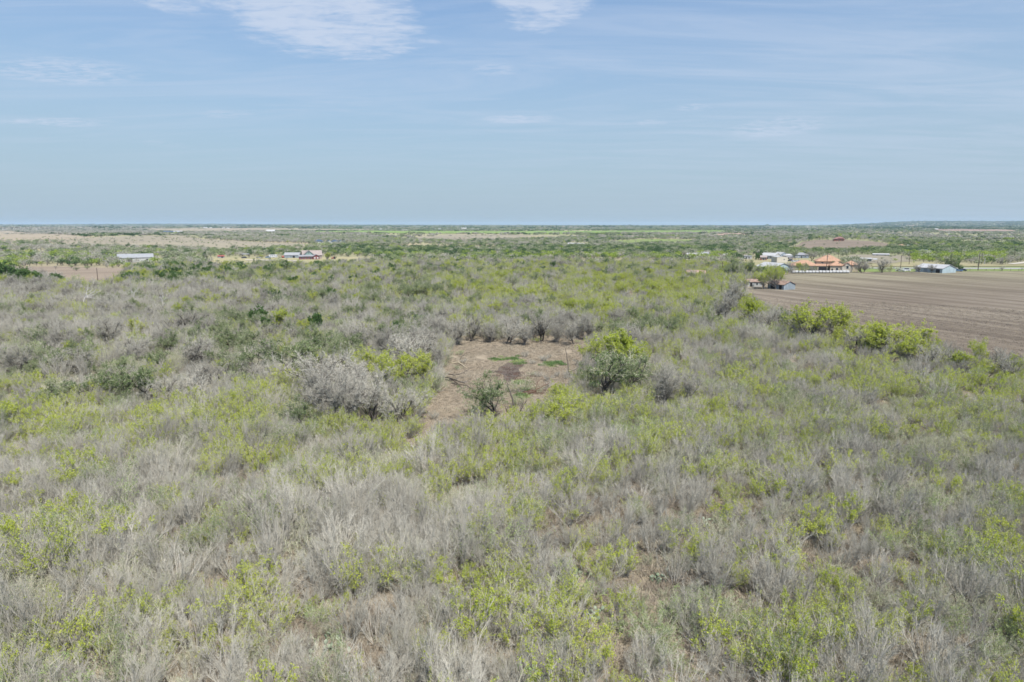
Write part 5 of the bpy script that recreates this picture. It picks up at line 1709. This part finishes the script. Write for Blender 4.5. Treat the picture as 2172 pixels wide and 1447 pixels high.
# ------------------------------------------------------------------ undergrowth: dead grass, litter, fresh herbs
def tuft(seed, h, n, spread, m, wd=.02, leaf=None):
    rng = np.random.default_rng(seed)
    a = rng.uniform(0, 6.28, n); r_ = np.sqrt(rng.random(n)) * spread
    st = np.stack([np.cos(a) * r_, np.sin(a) * r_, np.zeros(n)], 1)
    d = rng.normal(0, .55, (n, 3)); d[:, 2] = np.abs(rng.normal(.7, .3, n)) + .15
    pl = grow(rng, st, d, h * rng.uniform(.5, 1.2, n), 3, .25, -.10)
    v, f = ribbons(rng, pl, np.full(n, wd) * rng.uniform(.6, 1.4, n))
    return tri_mesh('tuft', v, f, [m])


TUFTS = [tuft(1, .55, 90, .6, M_LITTER, .022), tuft(2, .45, 90, .7, M_DRYGRASS, .02), tuft(3, .7, 80, .7, M_BROWN, .02), tuft(4, .35, 80, .7, M_LITTER, .025), tuft(5, .4, 80, .6, M_OLIVETWIG, .02)]
GX, GY = grid(26, 110, .85); G2X, G2Y = grid(110, 230, 1.7)
GX = np.concatenate([GX, G2X]); GY = np.concatenate([GY, G2Y])
ok = free(GX, GY)
GX, GY = GX[ok], GY[ok]
pk = np.where(nz(GX, GY, 7, 2.2) > .12, RNG.integers(0, 2, len(GX)), RNG.integers(0, 5, len(GX)))
scatter_mesh('undergrowth', GX, GY, height(GX, GY), RNG.uniform(0, 6.28, len(GX)), RNG.uniform(.7, 1.7, len(GX)), pk, TUFTS, 'dead grass, litter and low twigs under the brush', 'tuft_sources')
# clearing grass
cX, cY = grid(70, 215, .62)
cp = [tuple(q) for q in CLEAR]
ok = inside(cp, cX, cY) & (nz(cX, cY, 5, 8.8) > -.52)
mud_c = P(1088, 795)
ok &= (((cX - mud_c.x) ** 2 / 7 + (cY - mud_c.y) ** 2 / 60) > 1) | (RNG.random(len(cX)) < .45)
cX, cY = cX[ok], cY[ok]
M_POND = bark('pond_dry_grass', (.265, .225, .165), (.33, .285, .215))
CT = [tuft(11, .14, 90, .5, M_POND, .018), tuft(12, .18, 60, .5, M_LITTER, .018), tuft(13, .12, 90, .6, M_POND, .018)]
scatter_mesh('dry_grass', cX, cY, height(cX, cY) + .05, RNG.uniform(0, 6.28, len(cX)), RNG.uniform(.7, 1.5, len(cX)), RNG.integers(0, 3, len(cX)), CT, 'short dry tan grass of the clearing', 'dry_grass_sources')
HB = [tuft(21, .5, 160, .8, M_BRIGHTG, .06), tuft(22, .4, 140, .9, M_SPRING, .06)]
hx, hy = [], []
for px, py, n_ in ((1054, 764, 16), (1084, 760, 10), (1096, 768, 8), (1166, 772, 14), (1172, 776, 8), (1106, 812, 10), (1112, 840, 8), (1120, 826, 6)):
    p = P(px, py)
    for _ in range(n_):
        hx.append(p.x + random.gauss(0, 1.0)); hy.append(p.y + random.gauss(0, 1.2))
hx, hy = np.array(hx), np.array(hy)
scatter_mesh('green_herbs', hx, hy, height(hx, hy), RNG.uniform(0, 6.28, len(hx)), RNG.uniform(.6, 1.3, len(hx)), RNG.integers(0, 2, len(hx)), HB, 'fresh green herbs round the mud in the clearing', 'herb_sources')

tx, ty = [], []
for _ in range(70):
    tx.append(mud_c.x + random.gauss(0, 1.9)); ty.append(mud_c.y + random.gauss(0, 4.2))
tx, ty = np.array(tx), np.array(ty)
scatter_mesh('dead_twigs', tx, ty, height(tx, ty) + .08, RNG.uniform(0, 6.28, len(tx)), RNG.uniform(.5, 1.2, len(tx)), RNG.integers(0, 2, len(tx)), [tuft(41, .35, 60, .9, M_REDWOOD, .035), tuft(42, .25, 50, 1.1, M_MIDBARK, .04)],
             'dark dead twigs tangled over the mud in the clearing', 'twig_sources')

# stubble of the near part of the ploughed field: clods and straw
fX, fY = grid(140, 300, 1.5)
ok = inside(FIELD, fX, fY)
fX, fY = fX[ok], fY[ok]
CL = [tuft(31, .16, 26, .6, M_LITTER, .08), tuft(32, .12, 26, .7, M_DRYGRASS, .06)]
scatter_mesh('field_stubble', fX, fY, height(fX, fY) + .06, RNG.uniform(0, 6.28, len(fX)), RNG.uniform(.6, 1.3, len(fX)), RNG.integers(0, 2, len(fX)), CL, 'clods and straw of the ploughed field', 'stubble_sources')

# ------------------------------------------------------------------ far country
FK = ['green', 'dark', 'grey', 'lime', 'sage']
ZONES = [((1780, 460, 2600, 487), (.05, .75, .05, .0, .15), 1.0), ((700, 524, 1560, 543), (.25, .50, .10, .02, .13), 1.0), ((1040, 541, 1560, 553), (.2, .1, .2, .45, .05), 1.0), ((1600, 520, 1900, 541), (.35, .40, .0, .05, .2), 1.0),
         ((1880, 514, 2300, 541), (.38, .34, .05, .03, .2), .95), ((1930, 541, 2130, 562), (.1, .02, .3, .55, .03), .9), ((-300, 540, 270, 574), (.26, .10, .40, .16, .08), 1.0),
         ((-300, 526, 250, 535), (.05, .05, .8, .02, .08), .9), ((390, 493, 800, 516), (.05, .03, .62, .0, .3), .95), ((-100, 484, 340, 500), (.0, .12, .85, 0, .03), 1.0),
         ((1050, 492, 1720, 512), (.15, .12, .38, .03, .32), .85), ((700, 540, 1100, 560), (.3, .25, .22, .15, .08), .95), ((440, 523, 700, 541), (.3, .25, .2, .05, .2), .5),
         ((700, 505, 1300, 530), (.18, .12, .35, .03, .32), .55), ((1500, 500, 1580, 512), (.5, .4, 0, 0, .1), 1.0), ((1280, 505, 1720, 526), (.15, .15, .40, .02, .28), .9)]


def far_ring(r0, r1, step, pre, dens_mul, smin, smax, name, label, ncl=1.0):
    x, y = grid(r0, r1, step, .92)
    z = height(x, y)
    px, py = pix(x, y, z)
    Wf = np.tile(np.array([.14, .09, .36, .02, .39]), (len(x), 1))
    D = np.full(len(x), .62)
    m_ = py < 492
    Wf[m_] = (.16, .34, .16, .0, .34); D[m_] = .85
    done = np.zeros(len(x), bool)
    for (x0, y0, x1, y1), w_, d_ in ZONES:
        m_ = (px >= x0) & (px <= x1) & (py >= y0) & (py <= y1) & ~done
        Wf[m_] = w_; D[m_] = d_; done |= m_
    for k in range(5):
        Wf[:, k] *= np.exp(nz(x, y, step * 6, 7.7 * k + 1) * 2.5)
    Wf /= Wf.sum(1, keepdims=True)
    fr = free(x, y)
    D = D * dens_mul * (1 + 1.1 * nz(x, y, step * 9, 4.4) * (D < .97))
    D = np.where(fr, D, .035 + .10 * sstep(900, 1300, np.hypot(x, y)))
    keep = RNG.random(len(x)) < D
    x, y, z, Wf = x[keep], y[keep], z[keep], Wf[keep]
    fr = fr[keep]
    ki = np.minimum((np.cumsum(Wf, 1) < RNG.random(len(x))[:, None]).sum(1), 4)
    sc = RNG.uniform(smin, smax, len(x)) * np.where(fr, 1, .45)
    protos = []
    for kn in FK:
        protos += [p.joined for p in PR[pre + kn]]
    idx = ki * 2 + RNG.integers(0, 2, len(x))
    scatter_mesh(name, x, y, z - .1, RNG.uniform(0, 6.28, len(x)), sc, idx, protos, label, pre + '_sources')


# keep the fields' surroundings by the buildings open a little
far_ring(520, 1500, 6.6, 'f', .80, .55, 1.25, 'valley_woodland', 'trees and brush of the valley beyond the fields')
far_ring(1500, 4800, 30, 'g', .90, .6, 1.2, 'distant_woodland', 'far woods and thickets fading into the haze')
far_ring(4800, 16000, 105, 'h', .95, .7, 1.4, 'horizon_woodland', 'woods on the horizon and the far hills')

gx_, gy_ = [], []
for x_, y_, n_ in ((525, 482, 9), (545, 482, 9), (580, 482, 8), (455, 483, 3), (200, 483, 4), (1000, 482.6, 5), (1240, 483, 8), (1300, 483, 6), (1470, 482, 6), (700, 483, 4), (60, 483, 4), (1620, 482, 5)):
    q_ = P(x_, y_)
    for _ in range(n_):
        gx_.append(q_.x + random.gauss(0, 90)); gy_.append(q_.y + random.gauss(0, 150))
gx_, gy_ = np.array(gx_), np.array(gy_)
scatter_mesh('horizon_groves', gx_, gy_, height(gx_, gy_), RNG.uniform(0, 6.28, len(gx_)), RNG.uniform(1.0, 1.9, len(gx_)), np.full(len(gx_), 2) + RNG.integers(0, 2, len(gx_)),
             sum(([p.joined for p in PR['h' + kn]] for kn in FK), []), 'taller dark groves breaking the horizon line', 'h_sources')

# ------------------------------------------------------------------ haze
hz = MB()
hz.box(-28000, 28000, -28000, 28000, -14, 96)
HAZE_DENS = 4.8e-5
mh = bpy.data.materials.new('haze_air')
mh.use_nodes = True
th = NT(mh.node_tree)
pv = th.n('ShaderNodeVolumePrincipled')
pv.inputs['Color'].default_value = (.62, .80, 1.0, 1)
pv.inputs['Density'].default_value = HAZE_DENS
pv.inputs['Anisotropy'].default_value = .1
oo = th.n('ShaderNodeOutputMaterial')
th.t.links.new(pv.outputs[0], oo.inputs['Volume'])
ho = hz.build('haze', mh)
tag(ho, 'thin blue haze of the air over the whole country', kind='stuff')
